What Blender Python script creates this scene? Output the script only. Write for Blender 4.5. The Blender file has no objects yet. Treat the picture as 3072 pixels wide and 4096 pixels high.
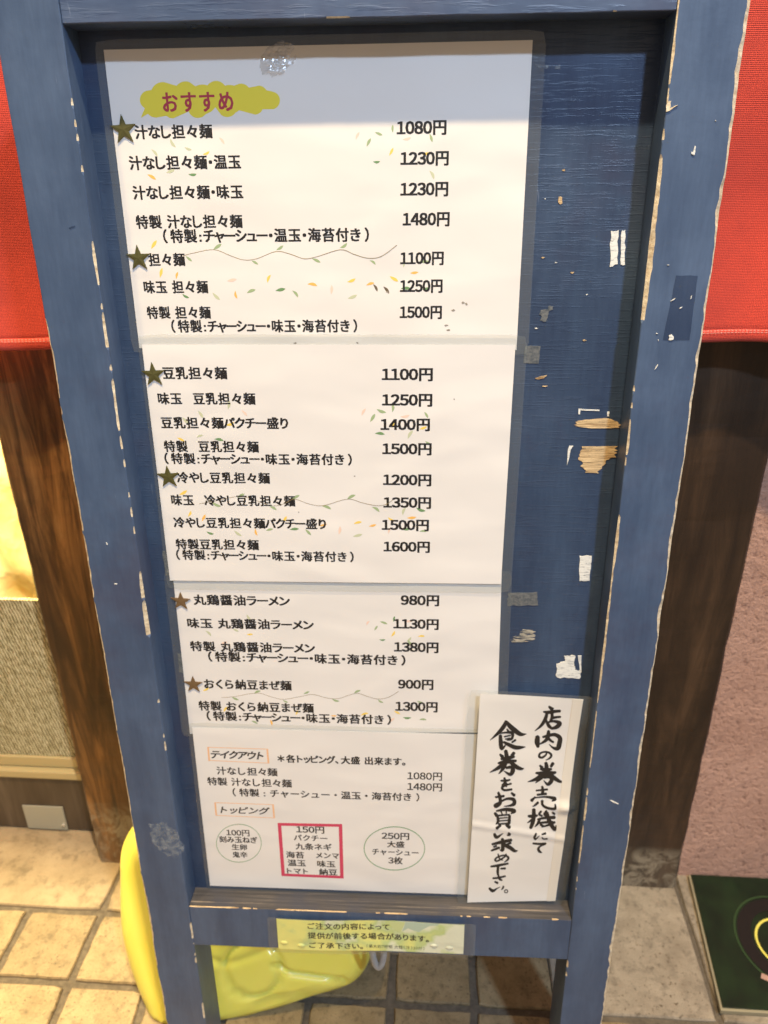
import bpy, math, random
from mathutils import Matrix, Vector, noise
random.seed(7)
scene = bpy.context.scene
C = scene.collection

# ------------------------------------------------------------------ camera
CAMZ = 1.0
PITCH, YAW, ROLL = math.radians(25.164), math.radians(4.314), math.radians(-0.740)
FPX = 3038.0                                   # focal length in pixels of a 3072 x 4096 photograph
cam_rot = Matrix.Rotation(YAW, 3, 'Z') @ Matrix.Rotation(math.pi/2 - PITCH, 3, 'X') @ Matrix.Rotation(ROLL, 3, 'Z')
cd = bpy.data.cameras.new('camera')
cd.sensor_fit = 'VERTICAL'; cd.sensor_height = 36.0; cd.lens = FPX/4096*36.0
cd.clip_start = 0.01; cd.clip_end = 200
cam = bpy.data.objects.new('camera', cd); C.objects.link(cam)
cam.matrix_world = Matrix.Translation((0, 0, CAMZ)) @ cam_rot.to_4x4()
scene.camera = cam
cd.dof.use_dof = True; cd.dof.focus_distance = 0.56; cd.dof.aperture_fstop = 9.0

# ------------------------------------------------------------------ night light
world = bpy.data.worlds.new('World'); scene.world = world; world.use_nodes = True
wn = world.node_tree.nodes; wl = world.node_tree.links
bg = wn['Background']
sky = wn.new('ShaderNodeTexSky'); sky.sky_type = 'NISHITA'; sky.sun_disc = False
sky.sun_elevation = math.radians(12); sky.sun_rotation = math.radians(150)
# dusk sky plus an even warm fill light, added without a source
glow = wn.new('ShaderNodeBackground'); glow.inputs[0].default_value = (1.0, 0.80, 0.68, 1); glow.inputs[1].default_value = 0.29
bgsum = wn.new('ShaderNodeAddShader'); wl.new(bg.outputs[0], bgsum.inputs[0]); wl.new(glow.outputs[0], bgsum.inputs[1]); wl.new(bgsum.outputs[0], wn['World Output'].inputs[0])
wl.new(sky.outputs[0], bg.inputs[0]); bg.inputs[1].default_value = 0.006

def lamp(kind, name, loc, energy, color, target=None, **kw):
    d = bpy.data.lights.new(name, kind); d.energy = energy; d.color = color
    for k, v in kw.items(): setattr(d, k, v)
    o = bpy.data.objects.new(name, d); C.objects.link(o); o.location = loc
    if target is not None:
        o.rotation_euler = (Vector(target) - Vector(loc)).to_track_quat('-Z', 'Y').to_euler()
    return o
view = scene.view_settings
scene.display_settings.display_device = 'sRGB'
view.view_transform = 'Standard'; view.look = 'None'; view.gamma = 1; view.use_curve_mapping = False
view.exposure = 0.13
scene.cycles.max_bounces = 8; scene.cycles.transparent_max_bounces = 12
scene.cycles.use_denoising = True

# ------------------------------------------------------------------ frames of reference
SY, LEAN = math.radians(1.1925), math.radians(3.1428)
BO = Vector((-0.0529, 0.5645, CAMZ - 0.2311))
BR = Matrix.Rotation(SY, 3, 'Z') @ Matrix.Rotation(-LEAN, 3, 'X')
def bworld(u, v, w=0.0): return BR @ Vector((u, -w, v)) + BO
def ray(px, py): return cam_rot @ Vector(((px-1536)/FPX, -(py-2048)/FPX, -1.0))
CP = Vector((0, 0, CAMZ))
def onb(px, py, w=0.0):
    """board coordinates (u right, v up) of the point of the sign seen at a photo pixel"""
    d = ray(px, py); n = BR @ Vector((0, -1, 0)); t = ((BO - CP).dot(n) + w)/d.dot(n)
    P = BR.transposed() @ (CP + d*t - BO); return P.x, P.z
def ony(px, py, Y):
    d = ray(px, py); return CP + d*(Y/d.y)
def onf(px, py, z=0.0):
    d = ray(px, py); return CP + d*((z-CAMZ)/d.z)
VFLOOR = -(BO.z)/math.cos(LEAN)                # board v where the sign meets the floor

# lamps under the eaves: two warm downlights and a cool sign across the lane
def bdir(u, v, w, t, du, dv): return bworld(u + du*t, v + dv*t, w + t)
KEY = bdir(0.0, 0.31, 0, 0.80, 0.28, 2.75)
KEY2 = bdir(0.0, 0.31, 0, 0.50, -1.25, 2.75)
COOL = bdir(0.0, 0.31, 0, 2.0, 0.55, 0.87)
lamp('POINT', 'eaves_lamp_right', KEY, 410, (1.0, 0.765, 0.46), shadow_soft_size=0.033)
lamp('POINT', 'eaves_lamp_left', KEY2, 62, (1.0, 0.72, 0.38), shadow_soft_size=0.03)
lamp('AREA', 'cool_sign_lamp', COOL, 64, (0.50, 0.70, 1.0), target=BO, shape='RECTANGLE', size=0.16, size_y=0.10)
lamp('POINT', 'shop_interior_lamp', (-0.80, 1.00, 0.95), 60, (1.0, 0.80, 0.42), shadow_soft_size=0.05)

lamp('SPOT', 'eaves_lamp_door', (-0.86, 0.66, 2.35), 120, (1.0, 0.72, 0.30), target=(-0.86, 0.62, 0), shadow_soft_size=0.04, spot_size=math.radians(46), spot_blend=0.85)

# ------------------------------------------------------------------ helpers
def mesh(name, verts, faces, mats=None, mi=None, smooth=False):
    me = bpy.data.meshes.new(name); me.from_pydata([tuple(v) for v in verts], [], faces)
    for m in (mats or []): me.materials.append(m)
    if mi: me.polygons.foreach_set('material_index', mi)
    if smooth: me.polygons.foreach_set('use_smooth', [True]*len(me.polygons))
    me.update(); return me
def obj(name, me, parent=None):
    o = bpy.data.objects.new(name, me); C.objects.link(o)
    if parent: o.parent = parent
    return o
def tag(o, label=None, cat=None, group=None, kind=None):
    if label: o['label'] = label
    if cat: o['category'] = cat
    if group: o['group'] = group
    if kind: o['kind'] = kind
    return o
def thing(name, loc, label, cat, group=None, rot=None):
    o = bpy.data.objects.new(name, None); C.objects.link(o); o.empty_display_size = 0.05
    o.matrix_world = Matrix.Translation(loc) @ (rot.to_4x4() if rot else Matrix.Identity(4))
    return tag(o, label, cat, group)
def box_geo(x0, x1, y0, y1, z0, z1, b=0.0):
    """box with chamfered edges when b > 0"""
    if b <= 0:
        v = [(x, y, z) for x in (x0, x1) for y in (y0, y1) for z in (z0, z1)]
        f = [(0,1,3,2),(4,6,7,5),(0,4,5,1),(2,3,7,6),(0,2,6,4),(1,5,7,3)]
        return v, f
    import bmesh
    bm = bmesh.new(); vs = [bm.verts.new(p) for p in [(x, y, z) for x in (x0, x1) for y in (y0, y1) for z in (z0, z1)]]
    for q in [(0,1,3,2),(4,6,7,5),(0,4,5,1),(2,3,7,6),(0,2,6,4),(1,5,7,3)]: bm.faces.new([vs[i] for i in q])
    bmesh.ops.bevel(bm, geom=bm.edges[:], offset=b, segments=2, affect='EDGES', profile=0.6)
    bmesh.ops.recalc_face_normals(bm, faces=bm.faces)
    bm.verts.index_update(); v = [tuple(x.co) for x in bm.verts]; f = [[x.index for x in q.verts] for q in bm.faces]
    bm.free(); return v, f

# --- materials
def lin(r, g, b): return tuple(((c/255)/12.92 if c/255 <= .04045 else ((c/255+.055)/1.055)**2.4) for c in (r, g, b)) + (1,)
class NT:
    def __init__(s, name):
        s.m = bpy.data.materials.new(name); s.m.use_nodes = True; s.t = s.m.node_tree
        s.p = s.t.nodes['Principled BSDF']; s.out = s.t.nodes['Material Output']
        s.co = s.n('ShaderNodeTexCoord')
    def n(s, k, **kw):
        x = s.t.nodes.new(k)
        for a, b in kw.items(): setattr(x, a, b)
        return x
    def l(s, a, b): s.t.links.new(a, b)
    def map(s, scale=(1,1,1), loc=(0,0,0), rot=(0,0,0), src='Object'):
        m = s.n('ShaderNodeMapping'); m.inputs['Scale'].default_value = scale; m.inputs['Location'].default_value = loc
        m.inputs['Rotation'].default_value = rot; s.l(s.co.outputs[src], m.inputs[0]); return m.outputs[0]
    def noise(s, vec, scale, detail=4, rough=.55, dist=0):
        x = s.n('ShaderNodeTexNoise'); x.inputs['Scale'].default_value = scale; x.inputs['Detail'].default_value = detail
        x.inputs['Roughness'].default_value = rough; x.inputs['Distortion'].default_value = dist; s.l(vec, x.inputs['Vector']); return x.outputs['Fac']
    def ramp(s, fac, stops, interp='LINEAR'):
        r = s.n('ShaderNodeValToRGB'); e = r.color_ramp.elements; r.color_ramp.interpolation = interp
        while len(e) < len(stops): e.new(.5)
        for i, (p, c) in enumerate(stops):
            e[i].position = p; e[i].color = c if len(c) == 4 else tuple(c)+(1,)
        s.l(fac, r.inputs[0]); return r.outputs[0]
    def mix(s, fac, a, b, mode='MIX'):
        x = s.n('ShaderNodeMix', data_type='RGBA', blend_type=mode)
        for k, v in ((0, fac), (6, a), (7, b)):
            if hasattr(v, 'links'): s.l(v, x.inputs[k])
            else: x.inputs[k].default_value = v
        return x.outputs[2]
    def math(s, op, a, b=0.0):
        x = s.n('ShaderNodeMath', operation=op)
        for k, v in ((0, a), (1, b)):
            if hasattr(v, 'links'): s.l(v, x.inputs[k])
            else: x.inputs[k].default_value = v
        return x.outputs[0]
    def bump(s, h, strength=.3, dist=.001, prev=None):
        b = s.n('ShaderNodeBump'); b.inputs['Strength'].default_value = strength; b.inputs['Distance'].default_value = dist
        s.l(h, b.inputs['Height'])
        if prev is not None: s.l(prev, b.inputs['Normal'])
        return b.outputs[0]
    def set(s, color=None, rough=None, normal=None, **kw):
        for k, v in (('Base Color', color), ('Roughness', rough), ('Normal', normal)):
            if v is None: continue
            if hasattr(v, 'links'): s.l(v, s.p.inputs[k])
            else: s.p.inputs[k].default_value = v
        for k, v in kw.items():
            k = k.replace('_', ' ')
            if hasattr(v, 'links'): s.l(v, s.p.inputs[k])
            else: s.p.inputs[k].default_value = v
        return s.m
W4 = (1,1,1,1); K4 = (0,0,0,1)
def thin_fresnel(n, normal=None, f0=.05):
    """reflectance of a thin clear film, the same from both sides"""
    g = n.n('ShaderNodeNewGeometry'); d = n.n('ShaderNodeVectorMath', operation='DOT_PRODUCT')
    n.l(g.outputs['Incoming'], d.inputs[0]); n.l(normal if normal is not None else g.outputs['Normal'], d.inputs[1])
    c = n.math('SUBTRACT', 1.0, n.math('MINIMUM', n.math('ABSOLUTE', d.outputs['Value']), 1.0))
    return n.math('ADD', n.math('MULTIPLY', n.math('POWER', c, 5.0), 1-f0), f0)

def paint(name, c0, c1, streak=(9, 9, 1.2), rough=.42, bumps=.25, grain=None, seed=0, purple=None):
    n = NT(name)
    a = n.noise(n.map(streak, (seed, seed, seed)), 3.2, 6, .6)
    col = n.ramp(a, [(.25, c0), (.5, tuple((x+y)/2 for x, y in zip(c0, c1))), (.78, c1)])
    cl = n.noise(n.map((1,1,1), (seed*2, 3, 1)), 14, 4, .6)
    col = n.mix(n.ramp(cl, [(.45, K4), (.75, (.35,.35,.35,1))]), col, tuple(min(1, x*1.35+.012) for x in c1[:3])+(1,))
    fs = n.noise(n.map(tuple(14*x for x in streak), (seed, 5, 5)), 3.0, 3, .6)
    col = n.mix(.28, col, n.ramp(fs, [(.3, (.36,.36,.38,1)), (.7, (.63,.63,.62,1))]), 'OVERLAY')
    gr = n.noise(n.map((1, 1, 1), (seed+3, 1, 7)), 5.5, 5, .7)
    col = n.mix(n.ramp(gr, [(.52, K4), (.68, (.4,.4,.4,1))]), col, (.052, .044, .078, 1))  # purplish patches: red bounce light from the cloth, put into the paint colour
    # thin rubbed scratches
    sc = n.noise(n.map((60, 60, 5), (seed, 0, 2)), 6, 3, .5)
    sm = n.ramp(sc, [(.70, K4), (.74, (.5,.5,.5,1))])
    sm2 = n.math('MULTIPLY', sm, n.ramp(cl, [(.5, K4), (.62, W4)]))
    col = n.mix(sm2, col, (.22, .27, .36, 1))
    h = n.noise(n.map((1,1,1)), 180, 3, .6)
    nb = n.bump(h, bumps, .0004)
    if grain:
        g = n.noise(n.map(grain, (seed, 1, 4)), 5, 5, .62)
        gg = n.ramp(g, [(.53, K4), (.66, W4)])
        nb = n.bump(gg, .30, .0006, nb)
        crk = n.ramp(g, [(.69, K4), (.73, W4)])
        col = n.mix(n.math('MULTIPLY', crk, .35), col, (.012, .02, .045, 1))
    r = n.ramp(cl, [(.3, (rough-.08,)*3+(1,)), (.7, (rough+.12,)*3+(1,))])
    return n.set(col, r, nb)
M = {}
M['post'] = paint('blue_paint', (.034, .062, .125, 1), (.078, .125, .212, 1))
M['rail'] = paint('blue_paint_rail', (.034, .062, .135, 1), (.085, .125, .205, 1), streak=(1.2, 9, 9), rough=.34, grain=(6, 40, 60), seed=3)
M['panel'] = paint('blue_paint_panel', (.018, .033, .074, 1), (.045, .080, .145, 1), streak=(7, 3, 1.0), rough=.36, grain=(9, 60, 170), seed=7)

def raw(name, c0, c1, streak, rough=.8, frayed=False):
    n = NT(name); a = n.noise(n.map(streak), 8, 6, .7)
    col = n.ramp(a, [(.3, c0), (.62, c1)])
    if frayed:
        hl = n.noise(n.map((18, 60, 260), (2, 2, 2)), 4, 4, .7); n.l(n.ramp(hl, [(.36, K4), (.40, W4)]), n.p.inputs['Alpha'])
    return n.set(col, rough, n.bump(a, .6, .0008))
M['raw'] = raw('bare_primer_edge', (.42, .31, .18, 1), (.80, .70, .50, 1), (20, 20, 30))
M['rawwood'] = raw('bare_wood', (.20, .10, .03, 1), (.80, .60, .33, 1), (6, 60, 140), frayed=True)
M['weather'] = None
n = NT('weathered_wood_ledge')
wv = n.map((.55, 26, 40), (0, 0, 0))
g = n.noise(wv, 9, 8, .72, .6)
col = n.ramp(g, [(.32, (.020, .019, .020, 1)), (.48, (.048, .045, .045, 1)), (.60, (.080, .072, .068, 1)), (.68, (.27, .22, .165, 1))])
pt = n.noise(n.map((1, 1, 1)), 22, 3, .5)
col = n.mix(n.ramp(pt, [(.42, K4), (.60, (.75,.75,.75,1))]), col, (.042, .045, .062, 1))
M['weather'] = n.set(col, .7, n.bump(g, .8, .0012))
M['tapewhite'] = None
n = NT('white_tape_residue'); a = n.noise(n.map((30, 30, 160)), 4, 5, .7)
hl = n.noise(n.map((40, 40, 170), (3, 3, 3)), 4, 5, .75)
M['tapewhite'] = n.set(n.ramp(a, [(.32, (.35,.36,.36,1)), (.5, (.80,.80,.73,1))]), .7, n.bump(a, .4, .0004), Alpha=n.ramp(hl, [(.34, K4), (.38, W4)]))
n = NT('grey_tape_residue'); a = n.noise(n.map((60, 60, 90)), 4, 5, .7)
M['tapegrey'] = n.set(n.ramp(a, [(.35, (.06,.075,.09,1)), (.6, (.16,.17,.17,1))]), .5)
n = NT('tan_tape_residue'); a = n.noise(n.map((20, 60, 220)), 4, 5, .7)
M['tapetan'] = n.set(n.ramp(a, [(.4, (.16,.17,.16,1)), (.6, (.50,.46,.36,1))]), .7, None, Alpha=n.ramp(a, [(.44, K4), (.50, W4)]))
n = NT('translucent_tape_mark')
M['tapedark'] = n.set((.012, .03, .09, 1), .3, None, Alpha=.36)
n = NT('scuff'); a = n.noise(n.map((40, 40, 40)), 4, 6, .8)
al = n.ramp(a, [(.42, K4), (.60, (.5,.5,.5,1))])
n.p.inputs['Base Color'].default_value = (.40, .45, .48, 1); n.l(al, n.p.inputs['Alpha']); M['scuff'] = n.set(None, .8)

def paper(name, col, spec=None, stains=True):
    n = NT(name)
    a = n.noise(n.map((1, 1, 1)), 9, 4, .5); b = n.noise(n.map((1, 1, 1), (3, 3, 3)), 30, 3, .6)
    c = n.mix(n.ramp(a, [(.35, K4), (.7, (.5,.5,.5,1))]), col, tuple(x*.94 for x in col[:3])+(1,))
    nb = n.bump(n.noise(n.map((1, 1, 2.2), rot=(0, .35, 0)), 9, 1.5, .5, .2), .65, .0034)
    nb = n.bump(b, .10, .0006, nb)
    kw = dict(Coat_Weight=.55, Coat_Roughness=.12)
    return n.set(c, .55, nb, Specular_IOR_Level=.3, **kw)
def ink(name, col, rough=.5): return NT(name).set(col, rough, None, Coat_Weight=.35, Coat_Roughness=.15)
M['ink'] = ink('black_ink', (.012, .012, .014, 1))
M['inkred'] = ink('dark_red_ink', (.42, .035, .065, 1))
M['pinkred'] = ink('crimson_line', (.62, .05, .12, 1))
M['orange'] = ink('pale_orange_line', (.85, .50, .28, 1))
M['greenline'] = ink('green_line', (.14, .33, .13, 1))
M['cloud'] = ink('mustard_cloud', (.80, .68, .06, 1))
M['vine'] = ink('vine_brown', (.30, .22, .08, 1))
LEAFC = {'g': (.34, .45, .24, 1), 'd': (.16, .30, .13, 1), 'p': (.56, .60, .40, 1), 'y': (.88, .64, .13, 1), 'o': (.88, .50, .12, 1), 'k': (.84, .64, .52, 1), 'b': (.14, .11, .07, 1)}
for k, c in LEAFC.items(): M['leaf_'+k] = ink('leaf_print_'+k, c)
n = NT('gold_star_foil_green'); M['star'] = n.set((.10, .095, .030, 1), .38, n.bump(n.noise(n.map(), 200, 2), .1, .0004), Metallic=.25, Coat_Weight=.4)
n = NT('gold_star_foil_brown'); M['star2'] = n.set((.20, .125, .060, 1), .38, None, Metallic=.25, Coat_Weight=.4)
# laminate margin: clear film that greys what is behind it and reflects the lamps
n = NT('laminating_film'); n.t.nodes.remove(n.p)
tr = n.n('ShaderNodeBsdfTransparent'); tr.inputs[0].default_value = (.95, .965, .96, 1)
df = n.n('ShaderNodeBsdfDiffuse'); df.inputs[0].default_value = (.52, .57, .56, 1)
gl = n.n('ShaderNodeBsdfGlossy'); gl.inputs['Roughness'].default_value = .10
nb = n.bump(n.noise(n.map(), 40, 3, .6), .35, .0015); n.l(nb, gl.inputs['Normal'])
m1 = n.n('ShaderNodeMixShader'); m1.inputs[0].default_value = .09; n.l(tr.outputs[0], m1.inputs[1]); n.l(df.outputs[0], m1.inputs[2])
frf = thin_fresnel(n, nb)
m2 = n.n('ShaderNodeMixShader'); n.l(frf, m2.inputs[0]); n.l(m1.outputs[0], m2.inputs[1]); n.l(gl.outputs[0], m2.inputs[2])
n.l(m2.outputs[0], n.out.inputs[0]); M['film'] = n.m

n = NT('crumpled_film'); n.t.nodes.remove(n.p)
tr = n.n('ShaderNodeBsdfTransparent'); gl = n.n('ShaderNodeBsdfGlossy'); gl.inputs['Roughness'].default_value = .30
frf = thin_fresnel(n, None, .28); mm = n.n('ShaderNodeMixShader')
n.l(frf, mm.inputs[0]); n.l(tr.outputs[0], mm.inputs[1]); n.l(gl.outputs[0], mm.inputs[2]); n.l(mm.outputs[0], n.out.inputs[0]); M['crease'] = n.m

def tile_mat(name, c0, c1, pit=(.10, .065, .03, 1), pits=.5, gloss=.55, scale=1.0):
    n = NT(name); oi = n.n('ShaderNodeObjectInfo')
    v = n.n('ShaderNodeVectorMath', operation='ADD'); n.l(n.co.outputs['Object'], v.inputs[0])
    mm = n.n('ShaderNodeCombineXYZ'); n.l(n.math('MULTIPLY', oi.outputs['Random'], 37), mm.inputs[0]); n.l(mm.outputs[0], v.inputs[1])
    vec = v.outputs[0]
    a = n.noise(vec, 26*scale, 6, .65); col = n.ramp(a, [(.30, c0), (.68, c1)])
    pz = n.noise(vec, 240*scale, 3, .6); area = n.noise(vec, 18*scale, 2)
    pm = n.math('MULTIPLY', n.ramp(pz, [(.60, K4), (.66, W4)]), n.math('MULTIPLY', n.ramp(area, [(.40, (.15,)*3+(1,)), (.6, W4)]), pits))
    col = n.mix(pm, col, pit)
    dirt = n.noise(vec, 60*scale, 5, .7)
    col = n.mix(n.ramp(dirt, [(.50, K4), (.66, (.55,)*3+(1,))]), col, tuple(x*.42 for x in c0[:3])+(1,))
    fine = n.noise(vec, 700, 2)
    col = n.mix(.35, col, n.ramp(fine, [(.3, (.35,.35,.35,1)), (.7, (.75,.75,.75,1))]), 'OVERLAY')
    dk = n.ramp(oi.outputs['Random'], [(0, (.80,.80,.80,1)), (1, (1.0,1.0,1.0,1))])
    col = n.mix(1.0, col, dk, 'MULTIPLY')
    nb = n.bump(pz, .5, -.0009); nb = n.bump(fine, .4, .0005, nb); nb = n.bump(a, .3, .0012, nb)
    return n.set(col, gloss, nb)
M['tile'] = tile_mat('beige_paving_tile', (.225, .160, .075, 1), (.385, .285, .150, 1), pits=.9)
M['slab'] = tile_mat('smooth_stone_slab', (.245, .180, .100, 1), (.395, .305, .185, 1), pits=.15, scale=.6)
M['slabr'] = tile_mat('speckled_concrete_slab', (.24, .20, .145, 1), (.42, .36, .27, 1), pits=.9, gloss=.36, scale=.8)
n = NT('grout'); a = n.noise(n.map(), 120, 4, .7)
M['grout'] = n.set(n.ramp(a, [(.3, (.075, .060, .042, 1)), (.7, (.16, .13, .09, 1))]), .9, n.bump(a, .6, .002))

def dark_wood(name, cs, scale=1.0, rough=.42, seed=0, lo=0):
    n = NT(name)
    g = n.noise(n.map((16, 16, 1.6), (seed, seed, 0)), 2.6*scale, 8, .68, .9)
    col = n.ramp(g, [(.30, cs[0]), (.46, cs[1]), (.60, cs[2]), (.78, cs[3])])
    big = n.noise(n.map((6, 6, 1.5), (2, seed, 1)), 2.2, 3)
    col = n.mix(n.ramp(big, [(.38, (.85,.85,.85,1)), (.58, K4)]), col, cs[0])
    if lo:                                       # pale wear at the foot of the post
        sx = n.n('ShaderNodeSeparateXYZ'); n.l(n.co.outputs['Object'], sx.inputs[0])
        ht = n.n('ShaderNodeMapRange'); ht.inputs['From Min'].default_value = lo; ht.inputs['From Max'].default_value = lo*.72
        n.l(sx.outputs['Z'], ht.inputs[0])
        sp = n.noise(n.map((1, 1, .8), (seed, 0, 0)), 34, 6, .7, 1.2)
        k = n.math('MULTIPLY', ht.outputs[0], n.ramp(sp, [(.44, (.15,)*3+(1,)), (.58, (.9,)*3+(1,))]))
        col = n.mix(k, col, (.30, .255, .18, 1))
    return n.set(col, rough, n.bump(g, .5, .0012))
M['woodL'] = dark_wood('warm_brown_post_wood', [(.020, .009, .004, 1), (.085, .036, .010, 1), (.24, .11, .032, 1), (.42, .23, .09, 1)], lo=.13)
M['woodR'] = dark_wood('near_black_post_wood', [(.018, .010, .006, 1), (.038, .021, .011, 1), (.070, .038, .019, 1), (.11, .062, .032, 1)], seed=5, rough=.5, lo=.085)
M['doorwood'] = dark_wood('door_rail_wood', [(.045, .030, .018, 1), (.075, .052, .032, 1), (.10, .072, .046, 1), (.15, .11, .07, 1)], seed=9)

n = NT('pink_stucco'); a = n.noise(n.map((1, 1, 1)), 135, 6, .66, 0); b = n.noise(n.map(), 6, 4)
col = n.ramp(b, [(.3, (.50, .29, .21, 1)), (.7, (.62, .38, .285, 1))])
col = n.mix(n.ramp(a, [(.34, (.6,.6,.6,1)), (.44, K4)]), col, (.17, .08, .055, 1))
nb = n.bump(a, 1.0, .0038); nb = n.bump(n.noise(n.map(), 260, 3, .6), .5, .0015, nb)
M['stucco'] = n.set(col, .75, nb)
n = NT('red_canvas'); v = n.map()
wa = n.n('ShaderNodeTexWave', wave_type='BANDS', bands_direction='Z'); wa.inputs['Scale'].default_value = 210; wa.inputs['Distortion'].default_value = 1.5; wa.inputs['Detail'].default_value = 2; wa.inputs['Detail Scale'].default_value = 4
wb = n.n('ShaderNodeTexWave', wave_type='BANDS', bands_direction='X'); wb.inputs['Scale'].default_value = 190; wb.inputs['Distortion'].default_value = 1.5; wb.inputs['Detail'].default_value = 2
n.l(v, wa.inputs[0]); n.l(v, wb.inputs[0])
wf = n.math('ADD', wa.outputs['Fac'], n.math('MULTIPLY', wb.outputs['Fac'], .7))
big = n.noise(n.map((1, 1, 1)), 11, 4, .55)
col = n.ramp(wf, [(.3, (.30, .016, .010, 1)), (1.0, (.68, .058, .026, 1))])
col = n.mix(n.ramp(big, [(.35, (.45,)*3+(1,)), (.62, K4)]), col, (.26, .012, .012, 1))
M['red'] = n.set(col, .85, n.bump(wf, .35, .0007), Sheen_Weight=.25)
M['thread'] = NT('pink_thread').set((.68, .30, .26, 1), .8)
n = NT('yellow_moulded_plastic'); a = n.noise(n.map(), 10, 3)
M['yellow'] = n.set(n.ramp(a, [(.3, (.84, .77, .11, 1)), (.7, (.88, .82, .15, 1))]), .34, n.bump(n.noise(n.map(), 300, 2), .08, .0003), Coat_Weight=.3, Coat_Roughness=.12, Subsurface_Weight=.25, Subsurface_Radius=(.02, .012, .003), Subsurface_Scale=.5)
n = NT('green_mat_top'); a = n.noise(n.map(), 22, 3)
M['green'] = n.set(n.ramp(a, [(.35, (.003, .010, .005, 1)), (.7, (.009, .026, .009, 1))]), .24, n.bump(n.noise(n.map(), 160, 3), .35, .0008))
M['cream'] = NT('cream_edge').set((.28, .25, .16, 1), .6)
M['spiralyellow'] = NT('spiral_yellow').set((.72, .66, .12, 1), .4)
M['spiraldark'] = NT('spiral_dark').set((.008, .007, .007, 1), .35)
M['spiralgreen'] = NT('spiral_green').set((.022, .052, .016, 1), .4)
M['fleshy'] = NT('faded_pink').set((.42, .26, .20, 1), .5)
n = NT('figured_door_glass')
w1 = n.n('ShaderNodeTexWave', wave_type='BANDS', bands_direction='X'); w1.inputs['Scale'].default_value = 75; w1.inputs['Distortion'].default_value = 4; w1.inputs['Detail'].default_value = 3; w1.inputs['Detail Scale'].default_value = 3
n.l(n.map((1, 1, .5), rot=(0, math.radians(24), 0)), w1.inputs[0]); nz = n.noise(n.map(), 130, 3, .6)
hh = n.math('ADD', n.math('MULTIPLY', w1.outputs['Fac'], .6), n.math('MULTIPLY', nz, .9))
M['pane'] = n.set(n.ramp(hh, [(.55, (.15, .125, .05, 1)), (.78, (.31, .28, .15, 1)), (.98, (.62, .58, .38, 1))]), .3, n.bump(hh, .45, .0015))
M['trim'] = NT('brass_trim').set((.50, .42, .22, 1), .35, None, Metallic=.3)
n = NT('dull_steel'); M['steel'] = n.set((.42, .42, .34, 1), .42, n.bump(n.noise(n.map(), 60, 4), .15, .0008), Metallic=.35)
n = NT('yellow_cloth'); a = n.noise(n.map(), 16, 4, .5, .5)
M['ycloth'] = n.set(n.ramp(a, [(.3, (.72, .58, .20, 1)), (.6, (.94, .88, .48, 1))]), .8, n.bump(a, .6, .01))
n = NT('rope_fibre'); M['rope'] = n.set((.40, .39, .36, 1), .75, n.bump(n.noise(n.map((1, 1, 1)), 700, 2), .5, .0006))
M['dark'] = NT('dark_wall').set((.03, .02, .014, 1), .8)
n = NT('lime_notice_paper'); a = n.noise(n.map(), 26, 4, .5); sx = n.n('ShaderNodeSeparateXYZ'); n.l(n.co.outputs['Object'], sx.inputs[0])
col = n.ramp(n.math('ADD', a, n.math('MULTIPLY', sx.outputs['X'], 1.4)), [(.30, (.62, .66, .30, 1)), (.42, (.80, .78, .24, 1)), (.56, (.74, .76, .24, 1)), (.66, (.50, .62, .26, 1)), (.74, (.72, .76, .58, 1))])
M['lime'] = n.set(col, .5, n.bump(n.noise(n.map(), 40, 3), .4, .002), Coat_Weight=.6, Coat_Roughness=.1)
M['blueprint'] = ink('pale_blue_print', (.44, .56, .44, 1)); M['bluegreen'] = ink('green_print', (.56, .64, .30, 1))
M['paperA'] = paper('menu_paper_top', (.80, .78, .74, 1), spec=(.125, -.001, -.011))
M['paperB'] = paper('menu_paper', (.80, .785, .75, 1))
M['paperN'] = paper('notice_paper', (.80, .785, .735, 1))
M['paperstain'] = ink('yellowed_paper_strip', (.79, .74, .63, 1))
M['dirt'] = NT('dirt_smear').set((.30, .27, .22, 1), .8)

# ------------------------------------------------------------------ SETTING: floor
Y1, Y2 = 0.7279, 0.6218; PX, PY = 0.1079, 0.1061; XG = -0.0461
ground = tag(obj('ground', mesh('ground', [(-6, -5, -.0045), (6, -5, -.0045), (6, 6, -.0045), (-6, 6, -.0045)], [(0, 1, 2, 3)], [M['grout']])), kind='structure')
def slab_mesh(name, w, d, mat, jag=.0022, th=.012):
    """paving piece with a softly worn, slightly uneven rim"""
    pts = []; N = 7
    for s in range(4):
        for i in range(N):
            t = i/N
            x, y = [(-w/2+w*t, -d/2), (w/2, -d/2+d*t), (w/2-w*t, d/2), (-w/2, d/2-d*t)][s]
            k = 1 - random.uniform(0, jag)/max(w, d)*2
            if i == 0: k -= .012
            pts.append((x*k, y*k))
    n = len(pts); v = []; f = []
    for ins, z in ((0, -th), (0, -.0022), (.0016, 0.0)):
        for x, y in pts: v.append((x*(1-2*ins/w), y*(1-2*ins/d), z))
    for r in range(2):
        for i in range(n): j = (i+1) % n; f.append((r*n+i, r*n+j, (r+1)*n+j, (r+1)*n+i))
    f.append(tuple(range(2*n, 3*n)))
    return mesh(name, v, f, [mat])
G = .0082
tmeshes = [slab_mesh('tile', PX-G, PY-G, M['tile']) for _ in range(5)]
slabx0 = onf(2212, 4049).x
for r in range(-9, 1):
    yc = Y2 + PY*(r+.5)
    for c in range(-9, 8):
        xc = XG + PX*(c+.5)
        if r == 0 and xc + PX/2 > slabx0 + .03: continue
        t = obj('tile', random.choice(tmeshes), ground); t.location = (xc, yc, random.uniform(-.0006, .0006)); t.rotation_euler = (random.uniform(-.004, .004), random.uniform(-.004, .004), random.choice((0, math.pi)))
WB = 0.828
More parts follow.
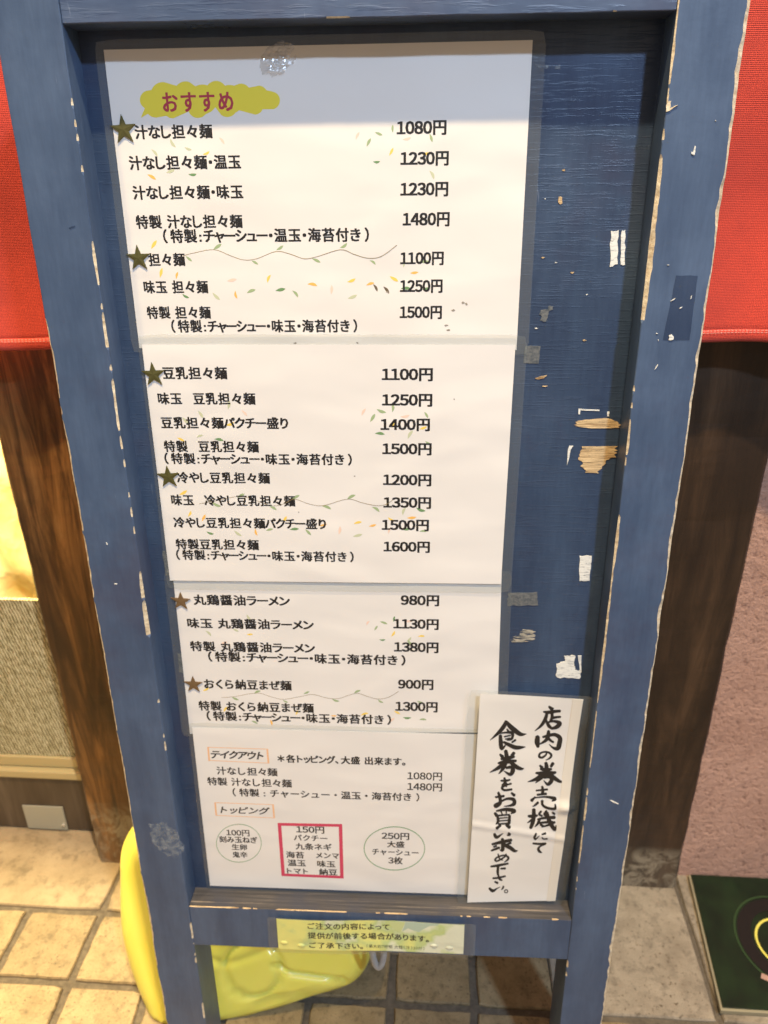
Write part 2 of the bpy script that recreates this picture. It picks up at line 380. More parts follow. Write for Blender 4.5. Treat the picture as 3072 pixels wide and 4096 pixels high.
def slab(x0, x1, y0, y1, mat, g=.005):
    s = obj('paving_slab', slab_mesh('paving_slab', x1-x0-g, y1-y0-g, mat, jag=.002), ground); s.location = ((x0+x1)/2, (y0+y1)/2, 0)
XS = XG - 4*PX
yj = .7279
for i in range(2): slab(XS-.30*(i+1), XS-.30*i, yj, .95, M['slab'])
for i, (a, b) in enumerate(((XS, XS+.24), (XS+.24, XS+.48), (XS+.48, slabx0))): slab(a, b, yj, .90, M['slab'])
slab(slabx0, .372, Y2, .86, M['slabr'])
slab(.372, .80, Y2, .86, M['slabr']); slab(.80, 1.2, Y2, .86, M['slabr'])

# walls and timber of the shop front
def wavy_wall(name, x0, x1, y, z0, z1, mat, th=.08, nx=60, nz=70, amp=.0018):
    v = []; f = []
    for j in range(nz+1):
        for i in range(nx+1):
            x = x0+(x1-x0)*i/nx; z = z0+(z1-z0)*j/nz
            v.append((x, y + amp*noise.noise(Vector((x*30, z*30, 1))) + amp*.6*noise.noise(Vector((x*90, z*90, 5))), z))
    for j in range(nz):
        for i in range(nx): a = j*(nx+1)+i; f.append((a, a+1, a+nx+2, a+nx+1))
    b, bf = box_geo(x0, x1, y+.004, y+th, z0, z1); k = len(v); v += b; f += [tuple(k+q for q in w) for w in bf]
    return mesh(name, v, f, [mat], smooth=False)
pw = tag(obj('wall', wavy_wall('wall', .345, 1.5, .8418, -.003, 2.4, M['stucco'])), 'rough pink stucco wall to the right of the dark post', 'wall')
bw = tag(obj('wooden_wall', mesh('wooden_wall', *box_geo(-.42, .27, .85, .90, -.003, 2.4, .002), [M['doorwood']])), 'plain dark boarded wall behind the blue menu sign', 'wall')
def timber(name, x0, x1, y0, y1, mat, label, z1=2.4):
    """square post with slightly uneven, worn arrises"""
    v = []; f = []; n = 160
    for k in range(n+1):
        z = z1*(k/n)**1.6 if k else 0
        j = lambda s, a=.0012: a*noise.noise(Vector((z*22, s*7.3, x0*9))) + a*.5*noise.noise(Vector((z*80, s*3.1, x0)))
        b = .004
        v += [(x0+j(1), y1, z), (x0+j(2), y0+b+j(3), z), (x0+b+j(2), y0+j(3), z), ((x0*2+x1)/3, y0+j(4), z), ((x0+2*x1)/3, y0+j(5), z), (x1-b+j(6), y0+j(7), z), (x1+j(6), y0+b+j(7), z), (x1+j(8), y1, z)]
    for k in range(n):
        for i in range(8): a = k*8+i; b_ = k*8+(i+1) % 8; f.append((a, b_, b_+8, a+8))
    f.append(tuple(range(n*8, n*8+8)))
    o = obj(name, mesh(name, v, f, [mat])); return tag(o, label, 'post', 'dark timber posts of the shop front')
YP = .812
timber('wooden_post', -.5165, -.385, YP, .90, M['woodL'], 'brown timber post beside the lit door, left of the blue sign')
timber('wooden_post', .235, .3690, YP+.006, .90, M['woodR'], 'near-black timber post between the blue sign and pink wall')

# sliding door
YD = .869
door = thing('sliding_door', (-.95, YD, 0), 'shop door with figured glass pane and brown bottom rail', 'door')
def dz(py): return ony(200, py, YD).z
z_r1, z_t0, z_t1, z_p1 = dz(3112), dz(3091), dz(3043), dz(2419)
def dpart(name, x0, x1, y0, y1, z0, z1, mat, b=.0015, parent=door):
    v, f = box_geo(x0+.95, x1+.95, y0-YD, y1-YD, z0, z1, b); return obj(name, mesh(name, v, f, [mat]), parent)
dpart('bottom_rail', -1.4, -.40, YD, YD+.035, .002, z_r1, M['doorwood'], .003)
dpart('trim', -1.4, -.40, YD-.004, YD+.03, z_r1+.001, z_t0+.004, M['trim'], .002)
dpart('trim', -1.4, -.40, YD+.006, YD+.03, z_t0+.0055, z_t1, M['trim'], .002)
dpart('pane', -1.4, -.40, YD+.010, YD+.016, z_t1+.001, z_p1, M['pane'], 0)
a = ony(70, 3215, YD-.003); b = ony(272, 3322, YD-.003)
pl = dpart('metal_plate', a.x+.006, b.x, YD-.0025, YD-.0005, b.z, a.z-.004, M['steel'], .0008)
s = ony(252, 3302, YD-.004)
v = []; f = []
for k, (r, y) in enumerate(((.0032, 0), (.0030, -.0014), (.0018, -.0022))):
    for i in range(12): v.append((s.x+.95+r*math.cos(i*math.pi/6), YD-.0027+y-YD, s.z+r*math.sin(i*math.pi/6)))
for k in range(2):
    for i in range(12): j = (i+1) % 12; f.append((k*12+i, k*12+j, k*12+12+j, k*12+12+i))
f.append(tuple(range(24, 36)))
obj('screw', mesh('screw', v, f, [NT('bright_screw').set((.7, .7, .66, 1), .25, None, Metallic=.8)], smooth=False), pl)
# yellow cloth glowing inside
v = []; f = []; nx, nz = 40, 50
for j in range(nz+1):
    for i in range(nx+1):
        x = -1.5+1.08*i/nx; z = z_p1-.36 + 1.1*j/nz
        v.append((x, 1.22 + .018*math.sin(x*55+z*14) + .03*noise.noise(Vector((x*9, z*7, 2))), z))
for j in range(nz):
    for i in range(nx): a = j*(nx+1)+i; f.append((a, a+1, a+nx+2, a+nx+1))
yc = obj('yellow_cloth', mesh('yellow_cloth', v, f, [M['ycloth']], smooth=True)); sm = yc.modifiers.new('thick', 'SOLIDIFY'); sm.thickness = .002
tag(yc, 'creased bright yellow cloth glowing behind the door above its pane', 'cloth')

# red curtains
def curtain(x0, x1, zb, label, y=.775, seed=0, tilt=0):
    root = thing('red_curtain', ((x0+x1)/2, y, zb), label, 'curtain', 'red curtains hanging over the shop front')
    cx = (x0+x1)/2; v = []; f = []; nx, nz = 70, 60; H = 1.0
    def yy(x, z): return .008*math.sin((x+seed)*31 + z*1.5) + .014*noise.noise(Vector((x*7+seed, z*4, 0)))
    for j in range(nz+1):
        for i in range(nx+1):
            x = x0+(x1-x0)*i/nx; z = H*j/nz
            v.append((x-cx, yy(x, z), z + .0015*noise.noise(Vector((x*40, seed, 0)))*(j == 0) + tilt*(x-cx)*(1-j/nz)))
    for j in range(nz):
        for i in range(nx): a = j*(nx+1)+i; f.append((a, a+1, a+nx+2, a+nx+1))
    c = obj('cloth', mesh('cloth', v, f, [M['red']], smooth=True), root); c.modifiers.new('t', 'SOLIDIFY').thickness = .0015
    # folded hem with two rows of stitches
    v = []; f = []; prof = [(-.0008, .012), (-.0018, .0115), (-.0022, .006), (-.0018, .001), (-.0002, -.0006), (.0022, .001), (.0022, .012)]
    for i in range(nx+1):
        x = x0+(x1-x0)*i/nx
        for dy, z in prof: v.append((x-cx, yy(x, z)+dy, z+.0006*noise.noise(Vector((x*60, 2, seed)))+tilt*(x-cx)))
    m = len(prof)
    for i in range(nx):
        for k in range(m-1): a = i*m+k; f.append((a, a+m, a+m+1, a+1))
    obj('hem', mesh('hem', v, f, [M['red']], smooth=True), root)
    v = []; f = []
    x = x0
    while x < x1-.004:
        for zz in (.0085, .0105):
            L = .0027; y_ = yy(x, zz)-.0027; k = len(v); z2 = zz+tilt*(x-cx)
            v += [(x-cx, y_, z2), (x-cx+L, y_, z2), (x-cx+L, y_, z2+.0007), (x-cx, y_, z2+.0007), (x-cx+L/2, y_-.0004, z2+.0003)]
            f += [(k, k+1, k+4), (k+1, k+2, k+4), (k+2, k+3, k+4), (k+3, k, k+4)]
        x += .0036
    tag(obj('stitching', mesh('stitching', v, f, [M['thread']]), root), kind='stuff')
curtain(-.95, -.20, ony(100, 1392, .775).z, 'red canvas curtain with hem, above the brown post left of the sign', seed=1)
curtain(.13, 1.0, ony(2950, 1370, .775).z, 'red canvas curtain with hem, above the black post right of the sign', seed=4)

# green mat with cream sides
gx0 = .3745; gz = .008
mat = thing('floor_mat', (gx0, .634, .0), 'glossy dark green mat with cream edge and yellow spiral by pink wall', 'mat')
def gp(name, v, f, m): return obj(name, mesh(name, v, f, [m]), mat)
skew = (.3925-.3745)/(.8395-.634)
def gbox(i, z0, z1, b):
    v, f = box_geo(i, .5-i, i, .2035-i*.3, z0, z1, b); return [(x + skew*y, y, z) for x, y, z in v], f
v, f = gbox(0, .0005, gz, .0012); gp('cream_base', v, f, M['cream'])
v, f = gbox(.003, gz+.0002, gz+.0022, .0010); gp('green_top', v, f, M['green'])
sc = onf(3006, 3760, gz); cxs, cys = sc.x+.046-gx0, sc.y-.634-.002
def ribbon(pts, wd, z, m, name):
    v = []; f = []
    for i, (x, y) in enumerate(pts):
        a = pts[max(0, i-1)]; b = pts[min(len(pts)-1, i+1)]; dx, dy = b[0]-a[0], b[1]-a[1]; L = math.hypot(dx, dy) or 1
        w_ = wd(i/len(pts)) if callable(wd) else wd
        v += [(x-dy/L*w_/2, y+dx/L*w_/2, z), (x+dy/L*w_/2, y-dx/L*w_/2, z)]
    for i in range(len(pts)-1): f.append((2*i, 2*i+1, 2*i+3, 2*i+2))
    return gp(name, v, f, m)
zt = gz+.0024
ribbon([(cxs+.054*math.cos(t*.1)*1.0, cys+.058*math.sin(t*.1)) for t in range(0, 64)], .018, zt, M['spiraldark'], 'dark_ring')
ribbon([(cxs+.066*math.cos(t*.1), cys+.071*math.sin(t*.1)) for t in range(0, 50)], .0028, zt+.0001, M['spiralgreen'], 'green_ring')
ribbon([(cxs+(.012+.0033*t*.1)*math.cos(t*.1+1), cys+(.012+.0033*t*.1)*math.sin(t*.1+1)) for t in range(0, 118)], .0033, zt+.0003, M['spiralyellow'], 'yellow_spiral')
fp = onf(3060, 3920, gz); ribbon([(fp.x-gx0-.004, fp.y-.634+.004), (fp.x-gx0+.012, fp.y-.634-.004), (fp.x-gx0+.03, fp.y-.634-.010)], .008, zt+.0005, M['fleshy'], 'pink_mark')

# ------------------------------------------------------------------ MENU SIGN
WO, WI, TT, BB = .2464, .2007, .3132, -.5452; REC = .025
sign = thing('menu_sign', bworld(0, VFLOOR, 0), 'standing blue wooden menu sign with chipped cream edges and shelf', 'sign', rot=BR)
TOPV = .395
def sp(u, v, w): return (u, -w, v-VFLOOR)
def beam(name, axis, a0, a1, c0, c1, wf, wb, chip0, chip1, mats, step=.0022, topmat=None):
    """a length of timber along v or u; its two front arrises are chipped by chip0/chip1(position) metres"""
    n = int((a1-a0)/step); v = []; f = []; mi = []; sg = []
    for k in range(n+1):
        a = a0+(a1-a0)*k/n; e0, r0 = chip0(a); e1, r1 = chip1(a)
        wob = .0004*noise.noise(Vector((a*25, c0*10, 3)))
        ring = [(c0, wb), (c0+wob, wf-e0), (c0+e0*1.15+wob, wf), ((c0+c1)/2, wf), (c1-e1*1.15+wob, wf), (c1+wob, wf-e1), (c1, wb)]
        for c, w in ring: v.append(sp(c, a, w) if axis == 'v' else sp(a, c, w))
        sg.append((r0, r1))
    m = 7
    for k in range(n):
        for i in range(m):
            j = (i+1) % m; A, B = k*m+i, k*m+j
            q = (A, B, B+m, A+m); f.append(q if axis == 'v' else q[::-1])
            t = 0
            if i == 1 and sg[k][0]: t = 1
            if i == 4 and sg[k][1]: t = 1
            if topmat and i in (5,): t = 2
            if topmat and i == 4: t = 1 if sg[k][1] else 2
            mi.append(t)
    f.append(tuple(range(m))[::-1]); mi.append(0); f.append(tuple(range(n*m, n*m+m))); mi.append(0)
    return obj(name, mesh(name, v, f, mats, mi), sign)
def chipper(seed, base, amp, thr, freq=28):
    def fn(a):
        x = noise.noise(Vector((a*freq, seed, 0))) + .6*noise.noise(Vector((a*freq*4, seed, 5)))
        big = max(0, noise.noise(Vector((a*9, seed, 9)))-.1)
        t = x+.35*noise.noise(Vector((a*3, seed, 2)))
        if t > thr(a) if callable(thr) else t > thr:
            return base + amp*max(0, x*.6+.25) + amp*1.6*big + .00035*abs(noise.noise(Vector((a*300, seed, 1)))), True
        return .0005, False
    return fn
PM = [M['post'], M['raw'], M['weather']]
beam('post', 'v', VFLOOR, TOPV, -WO, -WI, 0, -.047, chipper(1, .0006, .0019, lambda a: -.35 if a < .12 else .55), chipper(2.3, .0003, .0016, lambda a: .02 if -.30 < a < .17 else .3), PM)
beam('post', 'v', VFLOOR, TOPV, WI, WO, 0, -.047, chipper(4.7, .0003, .0017, lambda a: -.25 if a > -.45 else .3), chipper(6.1, .0008, .0030, -2), PM)
beam('top_rail', 'u', -WI+.0003, WI-.0003, TT, TOPV, -.0015, -.03, chipper(8, .0004, .0006, .45), chipper(9, .0005, .0005, .6), [M['rail'], M['raw'], M['weather']])
lt = onb(1500, 3655, 0)[1]
beam('bottom_rail', 'u', -WI+.0003, WI-.0003, BB, lt, -.001, -REC-.004, chipper(11, .0004, .0006, .5), chipper(12, .0004, .0009, -.02), [M['post'], M['rawwood'], M['weather']], topmat=True)
# panel, a grid so that its raised grain is real relief
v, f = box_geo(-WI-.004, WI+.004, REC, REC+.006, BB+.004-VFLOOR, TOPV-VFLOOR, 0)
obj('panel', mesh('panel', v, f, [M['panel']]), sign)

# chips, tape remains and marks on the blue paint
def blob_outline(pts, jag, n=6, seed=0, hor=False):
    out = []
    for i in range(len(pts)):
        a, b = pts[i], pts[(i+1) % len(pts)]
        for k in range(n):
            t = k/n; x = a[0]+(b[0]-a[0])*t; y = a[1]+(b[1]-a[1])*t
            j = jag*random.uniform(-1, 1)
            out.append((x+j*(1.6 if hor else 1), y+(0 if hor else jag*random.uniform(-1, 1))))
    return out
def mark(name, pxpts, w, mat, th=.0003, jag=.0004, n=6, hor=False):
    uv = blob_outline([onb(x, y, w) for x, y in pxpts], jag, n, hor=hor); k = len(uv)
    v = [sp(u, q, w+th) for u, q in uv] + [sp(u, q, w-.0002) for u, q in uv]
    f = [tuple(range(k))[::-1]] + [(i, (i+1) % k, k+(i+1) % k, k+i) for i in range(k)]
    me = mesh(name, v, f, [mat]); me.validate()
    return obj(name, me, sign)
def rect(x0, y0, x1, y1, s=0): return [(x0, y0), (x1, y0), (x1-s, y1), (x0-s, y1)]
WP = -REC+.0001
def Z2(x, y): return 2100+x*.6328, y*.6328
def R4(x, y): return 1536+x*.9259, 1024+y*.9259
def R6(x, y): return 1536+x*.9259, 2048+y*.9259
def R2(x, y): return 1536+x*.9259, y*.9259
mark('tape_residue', [Z2(543, 1460), Z2(588, 1458), Z2(583, 1665), Z2(536, 1690)], WP, M['tapewhite'], jag=.0005)
mark('tape_residue', [Z2(610, 1455), Z2(636, 1455), Z2(628, 1675), Z2(604, 1675)], WP, M['tapewhite'], jag=.0005)
mark('paint_chip', [Z2(210, 1245), Z2(233, 1243), Z2(236, 1285), Z2(222, 1292), Z2(207, 1270)], WP, M['rawwood'], n=3)
for x, y, r in ((245, 1075, 12), (112, 1628, 13), (298, 1723, 13), (195, 1660, 9), (72, 2075, 10), (375, 2150, 13), (125, 1257, 6), (390, 1862, 7)):
    mark('paint_chip', [Z2(x-r, y), Z2(x, y-r*.45), Z2(x+r, y), Z2(x, y+r*.5)], WP, M['rawwood'] if r > 10 else M['tapewhite'], jag=.0003, n=3)
mark('glue_spot', [Z2(100, 1960), Z2(145, 1955), Z2(150, 1935), Z2(178, 1935), Z2(172, 1955), Z2(152, 1965), Z2(148, 1990), Z2(130, 2035), Z2(95, 2025), Z2(108, 2000), Z2(92, 1985)], WP, M['tapegrey'], n=3)
mark('wood_patch', [R4(835, 712), R4(960, 700), R4(1012, 715), R4(1018, 742), R4(900, 745), R4(828, 735)], WP, M['rawwood'], jag=.0011, n=8, hor=True)
mark('wood_patch', [R4(850, 823), R4(1003, 822), R4(1000, 868), R4(960, 880), R4(925, 938), R4(870, 935), R4(845, 880)], WP, M['rawwood'], jag=.0011, n=8, hor=True)
mark('tape_residue', [R4(840, 660), R4(930, 664), R4(930, 669), R4(848, 667), R4(846, 684), R4(838, 682)], WP, M['tapewhite'], jag=.0002, n=3)
mark('tape_residue', [R4(965, 672), R4(973, 672), R4(972, 692), R4(963, 692)], WP, M['tapewhite'], jag=.0003, n=3)
mark('tape_residue', [R4(800, 820), R4(818, 820), R4(806, 836), R4(800, 870), R4(790, 905), R4(794, 840)], WP, M['tapewhite'], jag=.0001, n=3)
mark('paint_chip', [R4(650, 528), R4(680, 518), R4(705, 517), R4(690, 528), R4(660, 533)], WP, M['rawwood'], jag=.0003, n=3)
mark('paint_chip', [R4(683, 560), R4(705, 560), R4(698, 566), R4(686, 565)], WP, M['rawwood'], jag=.0002, n=3)
mark('tape_residue', [R6(846, 190), R6(897, 188), R6(888, 297), R6(843, 298)], WP, M['tapewhite'], jag=.0004)
mark('tape_residue', [R6(535, 347), R6(662, 347), R6(667, 403), R6(535, 405)], WP, M['tapegrey'], jag=.0007)
mark('wood_patch', [R6(600, 508), R6(650, 510), R6(645, 530), R6(650, 552), R6(600, 562), R6(553, 562), R6(560, 545), R6(580, 530)], WP, M['tapetan'], jag=.0014, n=8, hor=True)
mark('tape_residue', [R6(780, 622), R6(825, 620), R6(822, 660), R6(828, 683), R6(850, 684), R6(848, 718), R6(743, 715), R6(748, 655), R6(782, 645)], WP, M['tapewhite'], jag=.0007)
mark('tape_residue', [R6(838, 620), R6(853, 620), R6(852, 684), R6(846, 684)], WP, M['tapewhite'], jag=.0002, n=3)
mark('tape_residue', [(1300+x*0, y) for x, y in ()] or [Z2(60, 405), Z2(205, 420), Z2(225, 400), Z2(222, 440), Z2(90, 432)], WP, M['scuff'], jag=.0003, n=3)
mark('tape_patch', [R4(610, 388), R4(677, 390), R4(668, 465), R4(602, 462)], WP, M['tapegrey'], jag=.0002, n=3, th=.0002)
# left margin tape remains beside the sheets
mark('tape_residue', [(650, 2205), (664, 2207), (679, 2300), (662, 2302)], WP, M['tapegrey'], jag=.0006)
mark('tape_residue', [(712, 2614), (727, 2616), (734, 2690), (718, 2688)], WP, M['tapegrey'], jag=.0005)
# posts
WF = .0001
mark('tape_mark', [Z2(955, 1742), Z2(1092, 1742), Z2(1040, 2150), Z2(872, 2150)], WF, M['tapedark'], jag=.0002, th=.00015)
mark('paint_chip', [Z2(1072, 922), Z2(1078, 925), Z2(1072, 980), Z2(1052, 975), Z2(1052, 960), Z2(1064, 962)], WF, M['tapewhite'], jag=.0002, n=2, th=.0005)
mark('paint_chip', [Z2(910, 2120), Z2(928, 2112), Z2(938, 2130), Z2(935, 2150), Z2(908, 2148)], WF, M['tapewhite'], jag=.0003, n=2, th=.0005)
for x, y, a, L in ((935, 1895, .6, 18), (985, 1945, .5, 12), (1050, 1880, 1.2, 14), (905, 1675, .2, 7), (833, 2108, 0, 7), (842, 2150, 1.4, 6), (830, 2320, 1, 22), (1205, 763, 0, 3)):
    dx, dy = math.cos(a)*L, -math.sin(a)*L
    mark('paint_chip', [Z2(x-dx, y-dy), Z2(x-2, y-3), Z2(x+dx, y+dy), Z2(x+2, y+3)], WF, M['tapewhite'], jag=.00012, n=2, th=.0004)
mark('paint_chip', [Z2(905, 640), Z2(920, 640), Z2(918, 680), Z2(965, 662), Z2(915, 700), Z2(890, 705), Z2(892, 670)], .0002, M['raw'], jag=.0003, n=3, th=.0005)
mark('paint_chip', [(2440, 3200), (2452, 3203), (2474, 3214), (2472, 3217), (2450, 3208)], WF, M['tapewhite'], jag=.0001, n=2, th=.0003)
mark('scuff_mark', [(600, 3300), (660, 3290), (715, 3340), (735, 3400), (700, 3430), (650, 3410), (610, 3370)], WF, M['scuff'], jag=.002, n=4, th=.0001)
mark('paint_chip', [(276, 910), (300, 902), (302, 906), (279, 916)], WF, M['tapedark'], jag=.0001, n=2)
mark('paint_chip', [(425, 2170), (429, 2172), (432, 2180), (426, 2178)], WF, M['tapewhite'], jag=.0002, n=2)
mark('paint_chip', [(458, 2333), (470, 2334), (468, 2338), (458, 2337)], WF, M['tapewhite'], jag=.0002, n=2)

# ------------------------------------------------------------------ lettering
glyphs = {}
def need(chars, off):
    off = 0
    todo = [c for c in dict.fromkeys(chars) if (c, off) not in glyphs and c not in ' \u3000']
    tmp = []
    for c in todo:
        cu = bpy.data.curves.new('glyph', 'FONT'); cu.body = c; cu.size = 1.0; cu.resolution_u = 2; cu.fill_mode = 'BOTH' if False else 'FRONT'
        o = bpy.data.objects.new('glyph', cu); C.objects.link(o); tmp.append((c, o))
    bpy.context.view_layer.update(); dg = bpy.context.evaluated_depsgraph_get()
    for c, o in tmp:
        e = o.evaluated_get(dg); me = e.to_mesh()
        vs = [(p.co.x, p.co.y) for p in me.vertices]; fs = [tuple(p.vertices) for p in me.polygons]
        e.to_mesh_clear(); cu = o.data
        bpy.data.objects.remove(o); bpy.data.curves.remove(cu)
        if vs: glyphs[(c, off)] = (vs, fs, min(x for x, y in vs), max(x for x, y in vs))
FW = {str(i): chr(0xFF10+i) for i in range(10)}; FW.update({'(': '\uff08', ')': '\uff09'})
def adv(c, mono=False):
    if c == ' ': return .38
    if c == '\u3000': return .85
    if c.isdigit(): return .60
    if mono: return 1.0
    if c in '・:': return .46
    if c in '()': return .74
    if c in '、。': return .6
    if c in 'ャュョッ': return .72
    if '\u30a0' <= c <= '\u30ff': return .86
    if c in 'しりくっ': return .82
    if '\u3040' <= c <= '\u309f': return .95
    return 1.04
def layout(s, off, mono, track=0.0):
    need([FW.get(c, c) for c in s], 0); x = 0; out = []; lo = 1e9; hi = -1e9
    for c in s:
        a = adv(c, mono)
        g = glyphs.get((FW.get(c, c), 0))
        if g:
            cx = x+a/2-(g[2]+g[3])/2
            if c in '、。': cx = x-g[2]+.05
            out.append((g, cx)); lo = min(lo, cx+g[2]); hi = max(hi, cx+g[3])
        x += a+track
    return out, lo, hi
class Sheet:
    """a laminated sheet on the sign: its own frame, gentle waves, print and film rim"""
    def __init__(s, name, u0, v0, label, cat, w, group=None, amp=.00028, seed=0, bend=None):
        s.u0, s.v0, s.w, s.amp, s.seed, s.bend = u0, v0, w, amp, seed, bend
        s.root = thing(name, bworld(u0, v0, w), label, cat, group, rot=BR); s.z = 0
    def wave(s, x, z):
        h = s.amp*(noise.noise(Vector((x*9+s.seed, z*11, 0))) + .5*math.sin(z*38+s.seed*3+x*6))
        if s.bend: h += s.bend(x, z)
        return h
    def P(s, u, v, lift=0): x, z = u-s.u0, v-s.v0; return (x, -(s.wave(x, z)+lift), z)
    def add(s, name, polys, mat, lift=.0003, kind=None, sub=None):
        v = []; f = []; mi = []
        for k, p in enumerate(polys):
            b = len(v); v += [s.P(u, q, lift*.2+.0000015*k) for u, q in p]; f.append(tuple(range(b, b+len(p))))
        o = obj(name, mesh(name, v, f, [mat]), s.root)
        if kind: o['kind'] = kind
        return o
    def paper(s, corners, mat, nx=44, nz=34, th=.0003, name='paper', lift=0, edge=0):
        tl, tr, br, bl = corners; v = []; f = []
        for side in (lift, lift-th):
            for j in range(nz+1):
                for i in range(nx+1):
                    a, b = i/nx, j/nz
                    u = (tl[0]*(1-a)+tr[0]*a)*(1-b)+(bl[0]*(1-a)+br[0]*a)*b; q = (tl[1]*(1-a)+tr[1]*a)*(1-b)+(bl[1]*(1-a)+br[1]*a)*b
                    v.append(s.P(u, q, side))
        N = (nx+1)*(nz+1)
        for j in range(nz):
            for i in range(nx):
                a = j*(nx+1)+i; f.append((a, a+nx+1, a+nx+2, a+1)); f.append((N+a, N+a+1, N+a+nx+2, N+a+nx+1))
        rim = [i for i in range(nx+1)] + [j*(nx+1)+nx for j in range(1, nz+1)] + [nz*(nx+1)+i for i in range(nx-1, -1, -1)] + [j*(nx+1) for j in range(nz-1, 0, -1)]
        b0 = len(v); R2 = len(rim); v += [v[i] for i in rim] + [v[N+i] for i in rim]
        for k in range(R2): j = (k+1) % R2; f.append((b0+k, b0+j, b0+R2+j, b0+R2+k))
        o = obj(name, mesh(name, v, f, [mat], smooth=False), s.root); o.data.polygons.foreach_set('use_smooth', [True]*(nx*nz*2)+[False]*len(rim)); return o
    def film(s, corners, m=(.009, .009, .009, .009), lift=.0001, r=.004):
        """clear rim left, top, right, bottom of the paper"""
        tl, tr, br, bl = [Vector(c) for c in corners]; L, T, R_, B = m
        ex = (tr-tl).normalized(); ez = (tl-bl).normalized(); ex2 = (br-bl).normalized(); ez2 = (tr-br).normalized()
        out = [tl-ex*L+ez*T, tr+ex*R_+ez2*T, br+ex2*R_-ez2*B, bl-ex2*L-ez*B]
        inn = [tl, tr, br, bl]; N = 24; v = []; f = []
        for k in range(4):
            a0, a1, b0, b1 = out[k], out[(k+1) % 4], inn[k], inn[(k+1) % 4]
            for i in range(N):
                t = i/N; o_ = a0.lerp(a1, t); n_ = b0.lerp(b1, t)
                dist = min(t, 1-t)*(a1-a0).length
                if dist < r:
                    d = (r-dist)/r; o_ = o_.lerp(n_, d*d*.22)
                v.append(s.P(o_.x, o_.y, lift)); v.append(s.P(n_.x, n_.y, lift))
        n = 4*N
        for i in range(n): j = (i+1) % n; f.append((2*i, 2*i+1, 2*j+1, 2*j))
        return obj('film_edge', mesh('film_edge', v, f, [M['film']]), s.root)
    def text(s, name, string, x0, x1, yc, h, conv, mat=None, off=.016, mono=False, shear=0, track=0.0, lift=.0004, hk=.90):
        ax, ay = conv(x0, yc); bx, by = conv(x1, yc); cx, cy = (ax+bx)/2, ay
        hp = h*(conv(0, 1)[1]-conv(0, 0)[1])
        uL = onb(ax, ay, s.w)[0]; uR = onb(bx, by, s.w)[0]
        vc = onb(cx, cy, s.w)[1]; hh = onb(cx, cy-hp/2, s.w)[1]-onb(cx, cy+hp/2, s.w)[1]
        out, lo, hi = layout(string, off, mono, track); sx = (uR-uL)/(hi-lo); sy = hh/hk
        yc_em = .375 if not all(c.isdigit() or c == '円' for c in string) else .36
        v = []; f = []
        for g, gx in out:
            for k, (ox, oy) in enumerate(((0, 0), (off, off*.6), (-off, off*.6), (off, -off*.6), (-off, -off*.6))[:5 if off > 0 else 1]):
                b = len(v)
                for x, y in g[0]:
                    yy = (y+oy-yc_em)*sy; v.append(s.P(uL+(x+ox+gx-lo)*sx+shear*yy, vc+yy, lift*.18+k*.000002))
                f += [tuple(b+i for i in q) for q in g[1]]
        return obj(name, mesh(name, v, f, [mat or M['ink']]), s.root)
    def circle_pts(s, cx, cy, rx, ry, conv, n=40):
        return [onb(*conv(cx+rx*math.cos(2*math.pi*i/n), cy+ry*math.sin(2*math.pi*i/n)), s.w) for i in range(n)]
    def ring(s, name, cx, cy, rx, ry, t, conv, mat):
        a = s.circle_pts(cx, cy, rx, ry, conv); b = s.circle_pts(cx, cy, rx-t, ry-t, conv); n = len(a)
        return s.add(name, [(a[i], a[(i+1) % n], b[(i+1) % n], b[i]) for i in range(n)], mat)
    def star(s, cx, cy, r, conv, mat):
        u, q = onb(*conv(cx, cy), s.w); u2, _ = onb(*conv(cx+r, cy), s.w); R_ = (u2-u)*1.12; rot = random.uniform(-.06, .06)
        pts = []
        for i in range(10):
            rr = R_ if i % 2 == 0 else R_*.40; a = math.pi/2+i*math.pi/5+rot; pts.append((u+rr*math.cos(a), q+rr*math.sin(a)))
        v = [s.P(a, b, .0009) for a, b in pts]+[s.P(a, b, .0003) for a, b in pts]+[s.P(u, q, .0013)]
        f = [(i, (i+1) % 10, 20) for i in range(10)]+[(i, 10+i, 10+(i+1) % 10, (i+1) % 10) for i in range(10)]
        o = obj('star_sticker', mesh('star_sticker', v, f, [mat]), s.root); return o
    def leaves(s, lst, conv, L=26):
        """printed scatter of little leaves, flat ink"""
        ks = [k for k in LEAFC]; v = []; f = []; mi = []
        for i, (x, y, k, ang) in enumerate(lst):
            u, q = onb(*conv(x, y), s.w); l = (onb(*conv(x+L, y), s.w)[0]-u)*random.uniform(.50, .72); a = math.radians(ang); cu = random.uniform(-.25, .25)
            b = len(v); N = 6
            for t in range(N+1):
                p = -1+2*t/N; wd = .30*(1-p*p)*(1+.25*p); v.append((p, wd+cu*p*p))
            for t in range(N-1, 0, -1):
                p = -1+2*t/N; wd = .30*(1-p*p)*(1+.25*p); v.append((p, -wd+cu*p*p))
            for j in range(b, len(v)):
                p, w_ = v[j]; v[j] = s.P(u+l*(p*math.cos(a)-w_*math.sin(a)), q+l*(p*math.sin(a)+w_*math.cos(a)), .00004+.0000006*i)
            f.append(tuple(range(b, len(v)))); mi.append(ks.index(k))
        o = obj('leaf_print', mesh('leaf_print', v, f, [M['leaf_'+k] for k in ks], mi), s.root); o['kind'] = 'stuff'
